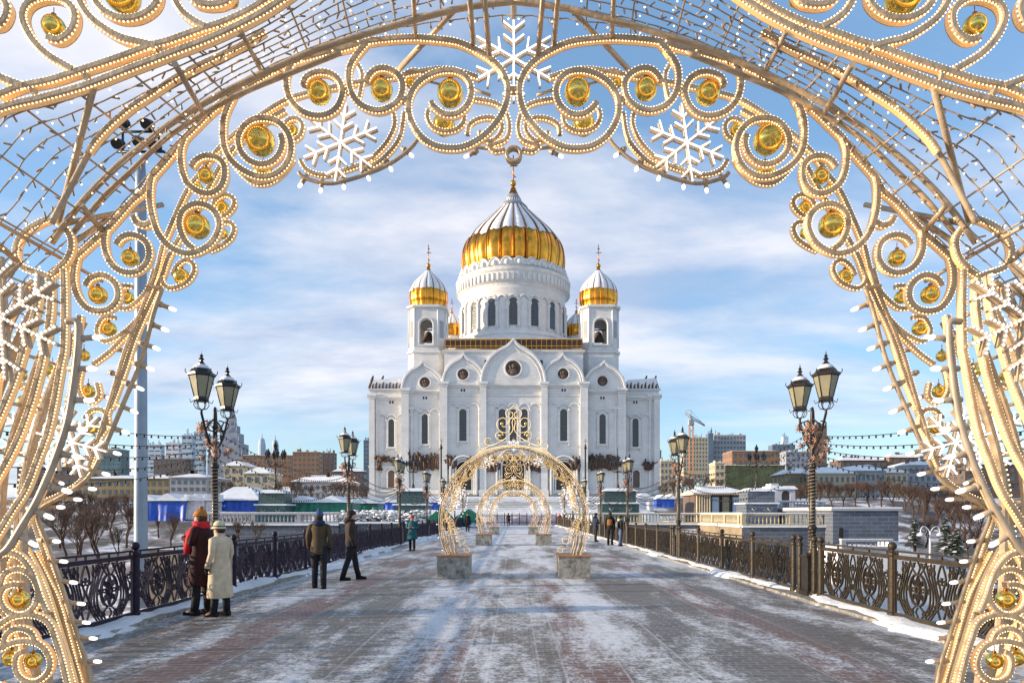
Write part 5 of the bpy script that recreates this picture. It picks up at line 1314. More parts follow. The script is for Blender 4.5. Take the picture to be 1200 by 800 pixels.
# left terrace
XL = lambda px, d: X(px, d)
terrace('retaining_wall', [(XL(240, YW), YW), (XL(397, YW), YW)], 0.55, -9, 'grey stone retaining wall with white balustrade below the blue and green tents', ['granite_wall'])
terrace('retaining_wall', [(XL(397.5, YW), YW+0.3), (XL(536, YW), YW+0.3)], 0.75, -9, 'plain grey retaining wall topped by snowy bushes left of the first arch', ['granite_wall'], bal=False)
m = MB(); m.box(XL(246, YW), -6.4, YW+0.9, YW+50, -9, 0.55); struct(m.build('terrace_floor_west', 'snow'))
terrace('retaining_wall', [(XL(160, 66), 66), (XL(208, 66), 66), (XL(244, 72), 72)], -1.6, -10, 'low sandy stone wall beyond the floodlight mast', ['sand_or_sunlit_wall', 'sand_or_sunlit_wall'], bal=False)
terrace('retaining_wall', [(XL(210, 62), 62), (XL(250, 62), 62)], -2.6, -10, 'short sunlit sand coloured wall behind the red scarf', ['sand_or_sunlit_wall'], bal=False)
# right terrace, one stone: sunlit return painted sandy, shaded fronts painted blue
YR = 92.0; xr = XL(820, YR)
terrace('retaining_wall', [(6.6, YR), (xr, YR), (xr, 75.0), (XL(972, 75), 75.0)], 0.35, -9, 'long stepped retaining wall with white balustrade right of the bridge below the pavilion', ['granite_wall', 'sand_or_sunlit_wall', 'granite_wall'], balmat='cream', h=1.3)
m = MB(); m.box(6.4, xr-0.01, YR+0.9, 125, -8.9, 0.33); m.box(xr+0.9, XL(980, 75), 75.9, 125, -8.9, 0.33); struct(m.build('terrace_floor_east', 'snow'))
t = thing('stone_pavilion_block', (XL(972, 74), 74, -9), 'blue grey stone block with small niche and balustrade on its roof, right of the bridge', 'stone building')
a, b = XL(972, 74), XL(1048, 74); zt = Z(595, 74)
m = MB(); m.box(a, b, 73.2, 92, -9, zt-0.3); m.build('wall', 'granite_wall', t, t)
m = MB(); m.box(a-0.3, b+0.3, 72.9, 92.3, zt-0.3, zt-0.05); m.build('cornice', 'pale_grey', t, t)
m = MB(); m.box(a-0.28, b+0.28, 72.92, 92.2, zt-0.05, zt+0.1); m.build('roof_snow', 'snow', t, t)
m = MB(); m.prism(arch_poly(XL(984, 73), XL(989, 73), Z(634, 73), Z(618, 73), 8), 73.12, 73.4); m.build('niche', 'void', t, t)
baluster_row(t, XL(935, 84), 90, b, 90, zt+0.1, 0.9)
baluster_row(t, XL(985, 66), 66, XL(1045, 66), 66, Z(642, 66), 0.8, 'pale_grey')
m = MB()
for i in range(14): m.box(XL(1048, 66)+i*0.5, XL(1048, 66)+(i+1)*0.5, 66, 69, -10, Z(634, 66)-i*0.27)
m.box(XL(985, 66), XL(1048, 66), 66.3, 73, -10, Z(641, 66)); m.build('outer_stair', 'snow', t, t)

# ------------------------------------------------------------------ pylons with branched candelabra
def pylon(px, ytop, ybot, hw, d, lab, cand_top, mat='teal_bronze'):
    x = XL(px, d); z0 = Z(ybot, d)-1.5; z1 = Z(ytop, d); w = hw*d/F
    t = thing('lamp_pylon', (x, d, z0), lab, 'lamp pylon', 'stone pylons carrying branched lamps'); k = (z1-z0)
    m = MB(); m.box(x-w, x+w, d-w, d+w, z0, z0+k*0.62); m.box(x-w*0.86, x+w*0.86, d-w*0.86, d+w*0.86, z0+k*0.66, z1-0.1); m.build('pedestal', mat, t, t)
    m = MB(); m.box(x-w*1.1, x+w*1.1, d-w*1.1, d+w*1.1, z0+k*0.62, z0+k*0.66); m.build('ledge', 'snow', t, t)
    m = MB(); m.prismz([(x-w, d-w), (x+w, d-w), (x+w, d+w), (x-w, d+w)], z1-0.1, z1+0.35, 0.6); m.build('snow_cap', 'snow', t, t)
    m = MB()
    for s in (-0.5, 0.5): m.tube([(x+s*w-0.3, d-w-0.02, z0+k*0.5), (x+s*w, d-w-0.1, z0+k*0.42), (x+s*w+0.3, d-w-0.02, z0+k*0.5)], 0.07, 5)
    m.build('wreath', 'pale_grey', t, t)
    zt = Z(cand_top, d); hh = zt-z1; s = hh/6.5
    m = MB(); m.lathe([(0.45*s, 0.2), (0.25*s, 0.9*s), (0.12*s, 1.3*s), (0.10*s, 3.4*s), (0.2*s, 3.5*s), (0.08*s, 3.7*s), (0.06*s, 5.2*s)], (x, d, z1), 8)
    tips = [(0, 0, 5.2)]
    for j in range(6):
        a = PI/3*j; c, sn = math.cos(a)*0.95, math.sin(a)*0.95
        m.tube(catmull([(x, d, z1+3.5*s), (x+c*0.5*s, d+sn*0.5*s, z1+3.2*s), (x+c*1.0*s, d+sn*1.0*s, z1+3.5*s), (x+c*1.15*s, d+sn*1.15*s, z1+4.2*s)], 4), 0.06*s, 5)
        tips.append((c*1.15, sn*1.15, 4.2))
    cl = m.build('candelabrum', 'bronze_or_sunlit_iron', t, t)
    for a, b, c in tips:
        m = MB(); m.lathe([(0.12*s, 0), (0.26*s, 0.55*s), (0.30*s, 0.6*s), (0.14*s, 0.85*s), (0.03*s, 1.15*s)], (x+a*s, d+b*s, z1+c*s), 6, False); m.build('lantern', 'iron_black', cl, t)
pylon(323, 577, 603, 17, 88, 'teal stone pylon with branched lamp between the blue and green tents', 515)
pylon(484, 575, 607, 19, 95, 'teal stone pylon with lamp in front of the cathedral left bays', 531)
pylon(724, 575, 603, 21, 98, 'dark stone pylon with lamp in front of the cathedral right bays', 531)
pylon(886.5, 575, 602, 18, 88, 'bronze stone pylon with branched lamp beside the glazed pavilion', 519, 'granite_wall')
# tall crossed standards at the cathedral steps
for px in (517, 686):
    d = 120; x = XL(px, d); t = thing('cross_standard', (x, d, 0.2), 'tall slender standard topped by a small cross near the cathedral steps, %s one' % ('left' if px < 600 else 'right'), 'lamp standard')
    m = MB(); m.lathe([(0.6, 0), (0.4, 1.2), (0.16, 1.8), (0.14, Z(525, d)-0.4), (0.3, Z(525, d)-0.2), (0.08, Z(522, d))], (x, d, 0.2), 8); m.build('column', 'bronze_or_sunlit_iron', t, t)
    m = MB(); m.tube([(x, d, Z(522, d)), (x, d, Z(514, d))], 0.06, 5); m.tube([(x-0.3, d, Z(517, d)), (x+0.3, d, Z(517, d))], 0.05, 5); m.build('cross', 'gold_rib', t, t)

# ------------------------------------------------------------------ market tents and tarpaulins
def tarp(name, px0, px1, ytop, ybot, d, mat, label, roof=None, depth=5, wave=0.15):
    x0, x1, z0, z1 = XL(px0, d), XL(px1, d), Z(ybot, d), Z(ytop, d)
    t = thing(name, ((x0+x1)/2, d, z0), label, 'tent'); rnd = random.Random(int(px0*13))
    n = max(8, int((x1-x0)*5)); K = 6; vs = []; fs = []
    ph = rnd.uniform(0, 6)
    for i in range(n+1):
        u = i/n; fold = wave*(math.sin(u*n*0.55+ph)+0.6*math.sin(u*n*1.31+ph*2))
        for j in range(K+1):
            v = j/K; vs.append((x0+(x1-x0)*u, d-fold*(1-v*0.7)-0.25*(1-v)-rnd.uniform(0, .03), z0+(z1-z0)*v-0.12*math.sin(u*n*0.4+ph)*v*v))
    for i in range(n):
        for j in range(K): a = i*(K+1)+j; fs.append((a, a+K+1, a+K+2, a+1))
    m = MB(); m.add(vs, fs, True)
    m.box(x0, x1, d+0.4, d+depth, z0, z1-0.15); m.build('tarpaulin', mat, t, t)
    m = MB()
    if roof == 'hip':
        cx = (x0+x1)/2; w = (x1-x0)/2*1.05; m.prismz([(cx-w, d-0.5), (cx+w, d-0.5), (cx+w, d+depth), (cx-w, d+depth)], z1, z1+0.15)
        h = (Z(ytop-17, d)-z1)
        m.prismz([(cx-w, d-0.5), (cx+w, d-0.5), (cx+w, d+depth), (cx-w, d+depth)], z1+0.15, z1+h*0.4, 0.66)
        m.prismz([(cx-w*.66, d+depth/2-depth*.37), (cx+w*.66, d+depth/2-depth*.37), (cx+w*.66, d+depth/2+depth*.37), (cx-w*.66, d+depth/2+depth*.37)], z1+h*0.4, z1+h, 0.45)
    else:
        top = [(x0-0.2+(x1-x0+0.4)*i/12, z1+0.35+0.35*math.sin(i*1.1+ph)+rnd.uniform(0, .2)) for i in range(13)]
        m.prism([(x0-0.2, z1-0.05)]+top+[(x1+0.2, z1-0.05)], d-0.45, d+depth)
    m.build('snow_cap', 'snow', t, t)
    return t
tarp('market_tent', 168, 219, 586, 610, 84, 'tarp_blue', 'bright blue tarpaulin stall left of the nearest left lamp')
tarp('market_tent', 219.5, 240, 586, 608, 84.5, 'tarp_white', 'crumpled whitish tarpaulin stall beside the bright blue one')
tarp('market_tent', 240.5, 306, 586, 599, 90, 'tarp_blue', 'blue tent with tall snow covered hip roof', 'hip', 9)
tarp('market_tent', 341, 412, 588, 600, 90, 'tarp_green', 'long green tarpaulin stall with thick snow on top')
tarp('market_tent', 417, 442, 589, 598, 100, 'tarp_green', 'short green stall left of the cathedral')
tarp('market_tent', 443, 470, 588, 597, 112, 'tarp_blue', 'deep blue stall in front of the cathedral left corner')
tarp('market_tent', 500, 519, 588, 597, 112, 'tarp_blue', 'small blue strip of tent behind the second left lamp pylon')
tarp('market_tent', 770, 790, 584, 594, 125, 'tarp_blue', 'blue stall right of the cathedral')
tarp('market_tent', 722, 766, 583, 597, 118, 'tarp_white', 'pale wrapped stall in front of the cathedral right corner')
def tent_a(px0, px1, ytop, ybot, d, mat, label):
    x0, x1, z0, z1 = XL(px0, d), XL(px1, d), Z(ybot, d), Z(ytop, d); xc = x0*0.35+x1*0.65
    m = MB(); m.prism([(x0, z0), (x1, z0), (x1, z0+(z1-z0)*0.5), (xc, z1), (x0+(x1-x0)*0.2, z0+(z1-z0)*0.45)], d, d+5); o = m.build('market_tent', mat, None, (xc, d, z0)); tag(o, label, 'tent')
tent_a(496, 526, 594, 617, 72, 'tarp_green', 'small green gabled tent by the left fence before the first arch')
tent_a(528, 560, 596, 612, 80, 'tarp_green', 'green gabled tent seen through the first arch')
# snowy bushes on the wall (dense clumps)
def bush(px, d, z, s, seed):
    rnd = random.Random(seed); x = XL(px, d); m = MB()
    for i in range(26): 
        a = rnd.uniform(0, 2*PI); e = rnd.uniform(0.3, 1.2)
        m.tube([(x, d, z), (x+math.cos(a)*0.4*s*e, d+math.sin(a)*0.4*s*e, z+rnd.uniform(0.3, 0.7)*s), (x+math.cos(a)*0.7*s*e, d+math.sin(a)*.7*s*e, z+rnd.uniform(0.5, 1.1)*s)], [0.03, 0.02, 0.008], 3)
    o = m.build('bush', 'twig', None, (x, d, z)); m = MB()
    for i in range(46): m.sphere((x+rnd.gauss(0, .42)*s, d+rnd.uniform(-.5, .5)*s, z+rnd.uniform(.15, 0.95)*s), rnd.uniform(.04, .13)*s, 6, 4, (1.6, 1, 0.6))
    m.build('snow_cap', 'snow', o, o)
    return o
for i in range(18):
    px = 398+i*5.6+(i % 3); tag(bush(px, YW+1.2+(i % 2)*1.5, 0.5, 1.0+0.3*(i % 3), i), 'snow laden bush in the low hedge on the retaining wall left of the first arch', 'bush', 'snowy bushes on the left retaining wall')
# crowd barrier across the far end of the bridge
t = thing('barrier_fence', (0, 96.5, 0.02), 'reddish brown picket barrier across the far end of the bridge', 'barrier')
for i in range(13):
    x = XL(548, 96.5)+i*(XL(652, 96.5)-XL(548, 96.5))/12; m = MB(); m.box(x-0.05, x+0.05, 96.4, 96.6, 0.02, 1.75); m.build('post', 'red_paint', t, t)
m = MB()
for i in range(72): x = XL(548, 96.5)+i*(XL(652, 96.5)-XL(548, 96.5))/71; m.box(x-0.035, x+0.035, 96.35, 96.39, 0.1, 1.55)
m.build('picket_panel', 'red_paint', t, t)
m = MB(); m.box(XL(548, 96.5), XL(652, 96.5), 96.61, 96.66, 0.35, 0.45); m.box(XL(548, 96.5), XL(652, 96.5), 96.61, 96.66, 1.3, 1.4); m.build('rail', 'red_paint', t, t)
# heaps of snow at the far end
rnd = random.Random(11)
for px, d, s in ((535, 100, 1.6), (615, 99, 1.4), (628, 99.5, 1.6), (640, 100, 1.8), (575, 104, 1.7), (700, 104, 2.0), (672, 106, 2.2), (750, 112, 2.4)):
    m = MB(); vs = []; x = XL(px, d); m.sphere((x, d, 0.2), s, 14, 10, (1.6, 1, 0.75)); m.v = [(a+rnd.uniform(-.12, .12), b+rnd.uniform(-.1, .1), c+rnd.uniform(-.08, .08)) for a, b, c in m.v]; struct(m.build('snow_heap', 'snow'))

# ------------------------------------------------------------------ glazed pavilion and gate chapel
d = 96.0; t = thing('pavilion', (XL(847, d), d, 0.33), 'low glazed pavilion with a domed snowy roof behind the right balustrade', 'pavilion')
x0, x1 = XL(815, d), XL(869, d); zt = Z(579.5, d); xm = XL(833, d)
m = MB(); m.box(x0, x1, d+0.3, d+7, 0.33, zt); m.build('wall', 'dull_brown', t, t)
for i in range(6): x = x0+(xm-x0)*(i+0.5)/6; m = MB(); m.lathe([(0.2, 0), (0.15, 0.2), (0.14, zt-0.33-0.2), (0.22, zt-0.33)], (x, d-0.1, 0.33), 8); m.build('column', 'mortar_cream', t, t)
for i in range(3):
    a = xm+(x1-xm)*i/3; b = xm+(x1-xm)*(i+1)/3; m = MB(); m.box(a+0.25, b-0.25, d+0.18, d+0.29, 0.9, zt-0.3); w_ = m.build('window', ('blue_slab', 'lantern_glass', 'blue_slab')[i], t, t)
    m = MB(); m.box(a-0.08, a+0.08, d+0.05, d+0.17, 0.33, zt); m.build('mullion', 'iron_black', w_, t)
m = MB(); m.box(x0-0.5, x1+0.5, d-0.7, d+7.4, zt, zt+0.25); m.build('eave', 'mortar_cream', t, t)
m = MB(); q = [(x0-0.5, d-0.7), (x1+0.5, d-0.7), (x1+.5, d+7.4), (x0-.5, d+7.4)]; m.prismz(q, zt+0.252, zt+0.75, 0.75); cxx, cyy = (x0+x1)/2, d+3.35
m.prismz([(cxx+(a-cxx)*.75, cyy+(b-cyy)*.75) for a, b in q], zt+0.75, Z(568.5, d), 0.45); m.build('roof_snow', 'snow', t, t)
d = 115.0; t = thing('gate_chapel', (XL(917, d), d, 0.3), 'small white arched gatehouse with snow on its roof behind the nearest right lamp', 'gatehouse')
m = MB(); a, b, z0, z1 = XL(903, d), XL(932, d), 0.3, Z(573, d); wall_with_arch(m, a, b, z0, z1, XL(916, d), XL(926, d), 1.2, Z(574.5, d), d, d+4); m.build('wall', 'tarp_white', t, t)
m = MB(); m.box(a+0.5, b-0.5, d+0.5, d+0.8, 1.3, Z(576, d)); m.build('arch_recess', 'dull_brown', t, t)
m = MB(); m.prismz([(a-0.4, d-0.3), (b+0.4, d-0.3), (b+.4, d+4.3), (a-.4, d+4.3)], z1, Z(569, d), 0.8); m.build('roof_snow', 'snow', t, t)
m = MB(); m.box(XL(905, d), XL(914, d), d+0.5, d+3, z1, Z(566, d)); m.build('chimney', 'tarp_white', t, t)

# ------------------------------------------------------------------ city buildings
def building(name, px0, px1, ytop, ybase, d, mat, label, cat='building', rows=4, cols=6, roof='flat', depth=None, winmat='win_city', wfrac=(0.5, 0.55), rz=0, roofh=5):
    x0, x1, z0, z1 = XL(px0, d), XL(px1, d), Z(ybase, d)-6, Z(ytop, d); dp = depth or max(10, (x1-x0)*0.5)
    o = ((x0+x1)/2, d, z0); t = thing(name, o, label, cat)
    m = MB(); m.box(x0, x1, d, d+dp, z0, z1); m.box(x0-0.2, x1+0.2, d-0.25, d+dp+0.2, z1-0.01, z1+0.5); m.build('wall', mat, t, t)
    if rows*cols:
        zlo = Z(ybase, d); rh = (z1-zlo)/rows; cw = (x1-x0)/cols
        m = MB(); ww, wh = cw*wfrac[0]/2, rh*wfrac[1]/2; m.box(-ww, ww, -0.06, 0.1, -wh, wh); me0 = None
        for r in range(rows):
            for c in range(cols):
                if me0 is None: w_ = m.build('window', winmat, t); me0 = w_
                else: w_ = me0.copy(); COL.objects.link(w_)
                w_.location = (x0+cw*(c+0.5)-o[0], 0, zlo+rh*(r+0.5)-o[2])
        # side facing the bridge
        sc = max(1, int(dp/ (cw if cw > 2 else 3)/1.2)); sc = min(sc, 6)
        sx = x1 if o[0] < 0 else x0
        for r in range(rows):
            for c in range(sc):
                w_ = me0.copy(); COL.objects.link(w_); w_.rotation_euler = (0, 0, PI/2); w_.location = (sx-o[0], dp*(c+0.5)/sc, zlo+rh*(r+0.5)-o[2])
    if roof == 'flat':
        m = MB(); m.box(x0+0.2, x1-0.2, d, d+dp, z1+0.5, z1+0.75); m.build('roof_snow', 'snow', t, t)
        rr = random.Random(int(px0))
        for q in range(3): m = MB(); xx = x0+(x1-x0)*(0.08+0.3*q+rr.uniform(0, .18)); m.box(xx, xx+(x1-x0)*rr.uniform(.05, .12), d+dp*0.3, d+dp*0.6, z1+0.7, z1+0.7+(z1-z0)*rr.uniform(.03, .08)); m.build('roof_hut', mat, t, t)
        for q in range(2): m = MB(); xx = x0+(x1-x0)*rr.uniform(.1, .9); m.tube([(xx, d+dp*.4, z1), (xx, d+dp*.4, z1+(z1-z0)*rr.uniform(.08, .16))], 0.0004*d, 4); m.build('antenna', 'iron_black', t, t)
    else:
        hgt = roofh*d/F; m = MB(); e = 0.6; q = [(x0-e, d-e), (x1+e, d-e), (x1+e, d+dp+e), (x0-e, d+dp+e)]
        n = len(q); cx_, cy_ = (x0+x1)/2, d+dp/2
        ins = min((x1-x0)/2, dp/2)*0.75
        top = [(x0+ins, d+ins), (x1-ins, d+ins), (x1-ins, d+dp-ins), (x0+ins, d+dp-ins)]
        m.add([(a, b, z1+0.5) for a, b in q]+[(a, b, z1+0.5+hgt) for a, b in top], [(3, 2, 1, 0), (4, 5, 6, 7)]+[(i, (i+1) % 4, (i+1) % 4+4, i+4) for i in range(4)]); m.build('roof_snow', 'snow', t, t)
        rr = random.Random(int(px0))
        for q in range(max(2, int((px1-px0)/14))):
            xx = x0+(x1-x0)*rr.uniform(.1, .9); m = MB(); m.box(xx, xx+1.1, d+dp*0.25, d+dp*0.25+1.1, z1+0.5, z1+1.6+hgt*0.8); m.build('chimney', 'dull_brown', t, t)
    return t
building('old_house', 96, 160, 562, 590, 228, 'ochre', 'long ochre palace with snowy roof left of the floodlight mast', 'house', 3, 9, 'hip', 22)
building('old_house', 168, 198, 562, 590, 226, 'ochre', 'shorter ochre palace wing just right of the floodlight mast', 'house', 3, 4, 'hip', 20)
building('old_house', 199, 242, 561, 585, 190, 'pale_grey', 'pale grey house with dark red window strips behind the blue tarpaulin', 'house', 3, 6, 'hip', 16)
building('glass_office', 112, 141, 527, 556, 420, 'teal_glass', 'dark teal glass office block beyond the ochre palace', 'office block', 6, 5)
building('apartment_tower', 168, 188, 521, 560, 900, 'blue_slab', 'shortest pale blue tower slab right of the floodlight mast', 'apartment tower', 8, 3, wfrac=(0.8, .3))
building('apartment_tower', 194, 209, 519, 560, 880, 'tarp_white', 'white tower slab, second from left of the pale group', 'apartment tower', 8, 2, wfrac=(0.8, .3))
building('apartment_tower', 213, 225, 510, 565, 860, 'blue_slab', 'tallest narrow pale blue tower slab left of the nearest left lamp', 'apartment tower', 9, 2, wfrac=(0.8, .3))
building('apartment_tower', 227, 238, 506, 560, 940, 'blue_slab', 'narrow blue tower slab close behind the nearest left lamp', 'apartment tower', 9, 2, wfrac=(0.8, .3))
building('brown_block', 180, 218, 538, 562, 560, 'dull_brown', 'low dark brown block below the pale blue tower slabs', 'apartment block', 4, 7)
building('cream_house', 262, 286, 547, 575, 250, 'cream', 'cream house partly behind the nearest left lamp', 'house', 3, 3, 'hip', 14, roofh=6)
building('cream_house', 287, 315, 556, 580, 240, 'cream', 'sunlit cream house with gabled snowy roof left of the teal pylon', 'house', 2, 3, 'hip', 14, roofh=8)
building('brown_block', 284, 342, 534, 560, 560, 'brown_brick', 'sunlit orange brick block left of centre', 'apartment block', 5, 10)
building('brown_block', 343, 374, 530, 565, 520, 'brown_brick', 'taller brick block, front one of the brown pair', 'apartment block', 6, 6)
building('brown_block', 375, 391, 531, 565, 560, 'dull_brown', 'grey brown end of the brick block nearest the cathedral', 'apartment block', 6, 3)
building('office_tower', 426, 435, 516, 575, 640, 'steel_blue', 'dark blue tower just left of the cathedral', 'tower', 12, 3, wfrac=(0.6, .4))
building('low_block', 390, 426, 553, 580, 420, 'dull_brown', 'low brown block behind the trees left of the cathedral', 'apartment block', 3, 8, 'hip')
building('low_block', 341, 410, 566, 586, 230, 'pale_grey', 'long low grey house with thick snowy roof behind the green tent', 'house', 2, 10, 'hip', 14, roofh=9)
building('office_slab', 801, 829.5, 513, 552, 780, 'cream', 'sunlit beige slab with many windows right of the cathedral', 'office block', 8, 8)
building('office_tower', 830, 836, 508, 560, 778, 'steel_blue', 'narrow blue stair tower between the beige and grey slabs', 'tower', 0, 0)
building('office_slab', 836.5, 874, 510, 550, 790, 'pale_grey', 'grey slab with rows of dark windows right of the cathedral', 'office block', 7, 10, wfrac=(0.6, .5))
building('brown_block', 774, 792, 541, 578, 360, 'cream', 'sunlit narrow house just right of the cathedral', 'apartment block', 5, 4)
building('office_tower', 766, 775, 528, 575, 600, 'steel_blue', 'blue grey block peeping out right of the cathedral wall', 'tower', 8, 3)
building('ochre_house', 838, 849, 543, 568, 330, 'mortar_cream', 'narrow ochre house at the left end of the green netted block', 'house', 3, 2)
building('netted_block', 850, 920, 546, 576, 400, 'net_green', 'wide block wrapped in green scaffold netting', 'office block', 0, 0)
building('brick_block', 858, 932, 529, 546, 520, 'brown_brick', 'orange upper block above the green netting', 'office block', 2, 12)
building('office_tower', 905, 932, 521, 545, 1100, 'steel_blue', 'distant stepped blue grey tower right of the grey slab', 'tower', 4, 5)
building('office_tower', 918, 924, 512, 545, 1120, 'blue_slab', 'thin top of the distant stepped tower', 'tower', 0, 0)
building('grey_block', 921, 949, 530, 566, 440, 'tower_grey', 'plain grey brown block left of the nearest right lamp', 'office block', 6, 5)
building('brick_tower', 952, 969, 499, 552, 700, 'brown_brick', 'tall brown tower behind the nearest right lamp', 'tower', 9, 3)
building('old_house', 925, 952, 556, 590, 236, 'ochre', 'narrow ochre house with balconies left of the nearest right lamp', 'house', 3, 5, 'hip', 16, roofh=7)
building('old_house', 953, 1003, 556, 590, 230, 'cream', 'cream palace with snowy roof just right of the nearest right lamp', 'house', 3, 8, 'hip', 20, roofh=9)
building('old_house', 1004, 1037, 553, 590, 232, 'pale_grey', 'grey palace, middle one of the row behind bare trees', 'house', 3, 6, 'hip', 20, roofh=8)
building('old_house', 1038, 1063, 555, 590, 240, 'mortar_cream', 'house with dark red windows in the row behind bare trees', 'house', 3, 4, 'hip', 20, roofh=6)
building('old_house', 1064, 1112, 546, 585, 270, 'pale_grey', 'grey house with dark base at the right end of the row', 'house', 4, 7, 'hip', 20, roofh=6)
building('far_house', 985, 1040, 540, 560, 420, 'dull_brown', 'far snowy roofed house above the palace row, left one', 'house', 2, 8, 'hip', roofh=5)
building('far_house', 1042, 1075, 537, 560, 430, 'brown_brick', 'far snowy roofed house above the palace row, middle one', 'house', 2, 5, 'hip', roofh=6)
building('far_house', 1078, 1130, 535, 560, 440, 'tower_grey', 'far dark roofed house above the palace row, right one', 'house', 2, 8, 'hip', roofh=4)
building('far_house', 1131, 1200, 545, 575, 380, 'dull_brown', 'far house half hidden behind the right leg of the near arch', 'house', 3, 8, 'hip', roofh=5)
building('far_house', 20, 92, 548, 580, 330, 'dull_brown', 'far house half hidden behind the left leg of the near arch', 'house', 3, 8, 'hip', roofh=5)
# stepped skyscraper with spires
d = 1000; t = thing('skyscraper', (XL(272, d), d, 0), 'stepped pale grey skyscraper with pinnacles behind the nearest left lamp', 'skyscraper')
for a, b, y in ((252, 292, 536), (258, 286, 520), (262, 282, 508), (266, 279, 499), (269.5, 276, 490)):
    w_ = XL(b, d)-XL(a, d); m = MB(); m.box(XL(a, d), XL(b, d), d-w_/2, d+w_/2, Z(560, d) if y == 536 else Z(y+22, d), Z(y, d)); m.build('storey_block', 'tower_grey', t, t)
    for px in (a+1, b-1): m = MB(); m.lathe([(1.6, 0), (1.2, 6), (0.2, 13)], (XL(px, d), d+2-w_/2, Z(y, d)), 6); m.build('pinnacle', 'tower_grey', t, t)
m = MB(); m.lathe([(5, 0), (2, 10), (0.3, 24)], (XL(273, d), d, Z(490, d)), 8); m.build('spire', 'tower_grey', t, t)
d = 2400
for px, y, lab in ((307, 513, 'left one of two far round topped glass towers on the skyline'), (322.5, 515, 'right one of two far round topped glass towers on the skyline')):
    t = thing('glass_tower', (XL(px, d), d, 0), lab, 'tower'); w_ = 4.2*d/F
    m = MB(); m.lathe([(w_, 0), (w_, Z(y+8, d)), (w_*0.75, Z(y+2, d)), (w_*0.3, Z(y, d))], (XL(px, d), d, 0), 12, False); m.build('shaft', 'blue_slab', t, t)
    m = MB(); m.tube([(XL(px, d), d, Z(y, d)), (XL(px, d), d, Z(y-5, d))], 1.5, 5); m.build('mast', 'blue_slab', t, t)
# tower crane
d = 300; x = XL(810, d); t = thing('tower_crane', (x, d, 5), 'orange and white tower crane with folded jib right of the cathedral', 'crane')
m = MB(); zt = Z(492, d); w_ = 0.8
for sx in (-1, 1):
    for sy in (-1, 1): m.tube([(x+sx*w_, d+sy*w_, 5), (x+sx*w_, d+sy*w_, zt)], 0.16, 4)
z = 5
while z < zt-2: m.tube([(x-w_, d-w_, z), (x+w_, d-w_, z+2), (x-w_, d-w_, z+4)], 0.1, 4); m.tube([(x+w_, d+w_, z), (x-w_, d-w_, z+2)], 0.1, 4); z += 4
m.build('mast', 'crane_paint', t, t)
m = MB(); p0 = Vector((XL(802, d), d, Z(486, d))); p1 = Vector((XL(826, d), d, Z(499, d))); q = Vector((0, 0, 1.6))
m.tube([p0, p1], 0.2, 4); m.tube([p0+q, p1+q*0.3], 0.2, 4)
for i in range(10): a_ = p0.lerp(p1, i/10); b_ = p0.lerp(p1, (i+1)/10); m.tube([a_, (a_+b_)/2+q*(1-i/14), b_], 0.1, 4)
ap = Vector((XL(809, d), d, Z(480, d))); m.tube([ap, Vector((x, d, zt))], 0.25, 4); m.tube([ap, p0+q], 0.08, 4); m.tube([ap, p1], 0.08, 4); m.build('jib', 'pale_grey', t, t)
m = MB(); m.box(x-1.2, x+1.0, d-1.2, d+1.2, zt-2.2, zt); m.build('cab', 'pale_grey', t, t)

# ------------------------------------------------------------------ trees
def tree_mesh(seed, spread=0.62, depth=6):
    rnd = random.Random(seed); T = MB(); B = MB()
    def grow(p, dv, L, r, lev):
        n = 3; pts = [p]; d_ = dv.copy()
        for i in range(n):
            d_ = (d_+Vector((rnd.uniform(-1, 1), rnd.uniform(-1, 1), rnd.uniform(-.4, .8)))*0.13).normalized(); pts.append(pts[-1]+d_*L/n)
        mb = T if lev < 2 else B
        mb.tube(pts, [r*(1-0.3*i/n) for i in range(n+1)], 5 if lev < 2 else 3, False)
        if lev >= depth: return
        k = 3 if lev < 3 else rnd.choice((2, 3, 3))
        for i in range(k):
            a = rnd.uniform(0, 2*PI); side = Vector((math.cos(a), math.sin(a), 0)); nd_ = (d_*rnd.uniform(0.65, 1)+side*spread*rnd.uniform(0.7, 1.2)+Vector((0, 0, 0.40))).normalized()
            s = pts[-1] if i < 2 else pts[-2]
            grow(s, nd_, L*rnd.uniform(0.66, 0.82), r*0.66, lev+1)
    grow(Vector((0, 0, 0)), Vector((0, 0, 1)), 0.26, 0.024, 0)
    return T, B
TREES = []
for i in range(4):
    T, B = tree_mesh(20+i, 0.5+0.12*i, 6)
    t = thing('bare_tree', (0, 0, 0), 'x', 'tree', 'bare winter trees'); T.build('trunk', 'bark', t); B.build('crown', 'twig', t); TREES.append([t, False])
rt = random.Random(99)
def tree(px, ybase, ytop, d, label, v=None):
    e = TREES[(v if v is not None else rt.randrange(4))]
    z0 = Z(ybase, d); h = (Z(ytop, d)-z0)
    if e[1]: o = copy_tree(e[0])
    else: o = e[0]; e[1] = True
    o.location = (XL(px, d), d, z0-0.2); s = h*0.92; o.scale = (s*1.05, s*1.05, s); o.rotation_euler = (0, 0, rt.uniform(0, 6.28)); o['label'] = label
    return o
tree(115, 665, 575, 34, 'large dark bare tree behind the left fence, left of the floodlight mast', 1)
tree(88, 655, 590, 40, 'bare tree behind the left fence, partly behind the near arch leg', 2)
tree(137, 655, 600, 46, 'smaller bare tree just left of the floodlight mast', 0)
tree(281, 640, 597, 52, 'low bare tree behind the left fence right of the cream coat', 1)
tree(300, 638, 594, 55, 'low bare tree in front of the left balustrade', 3)
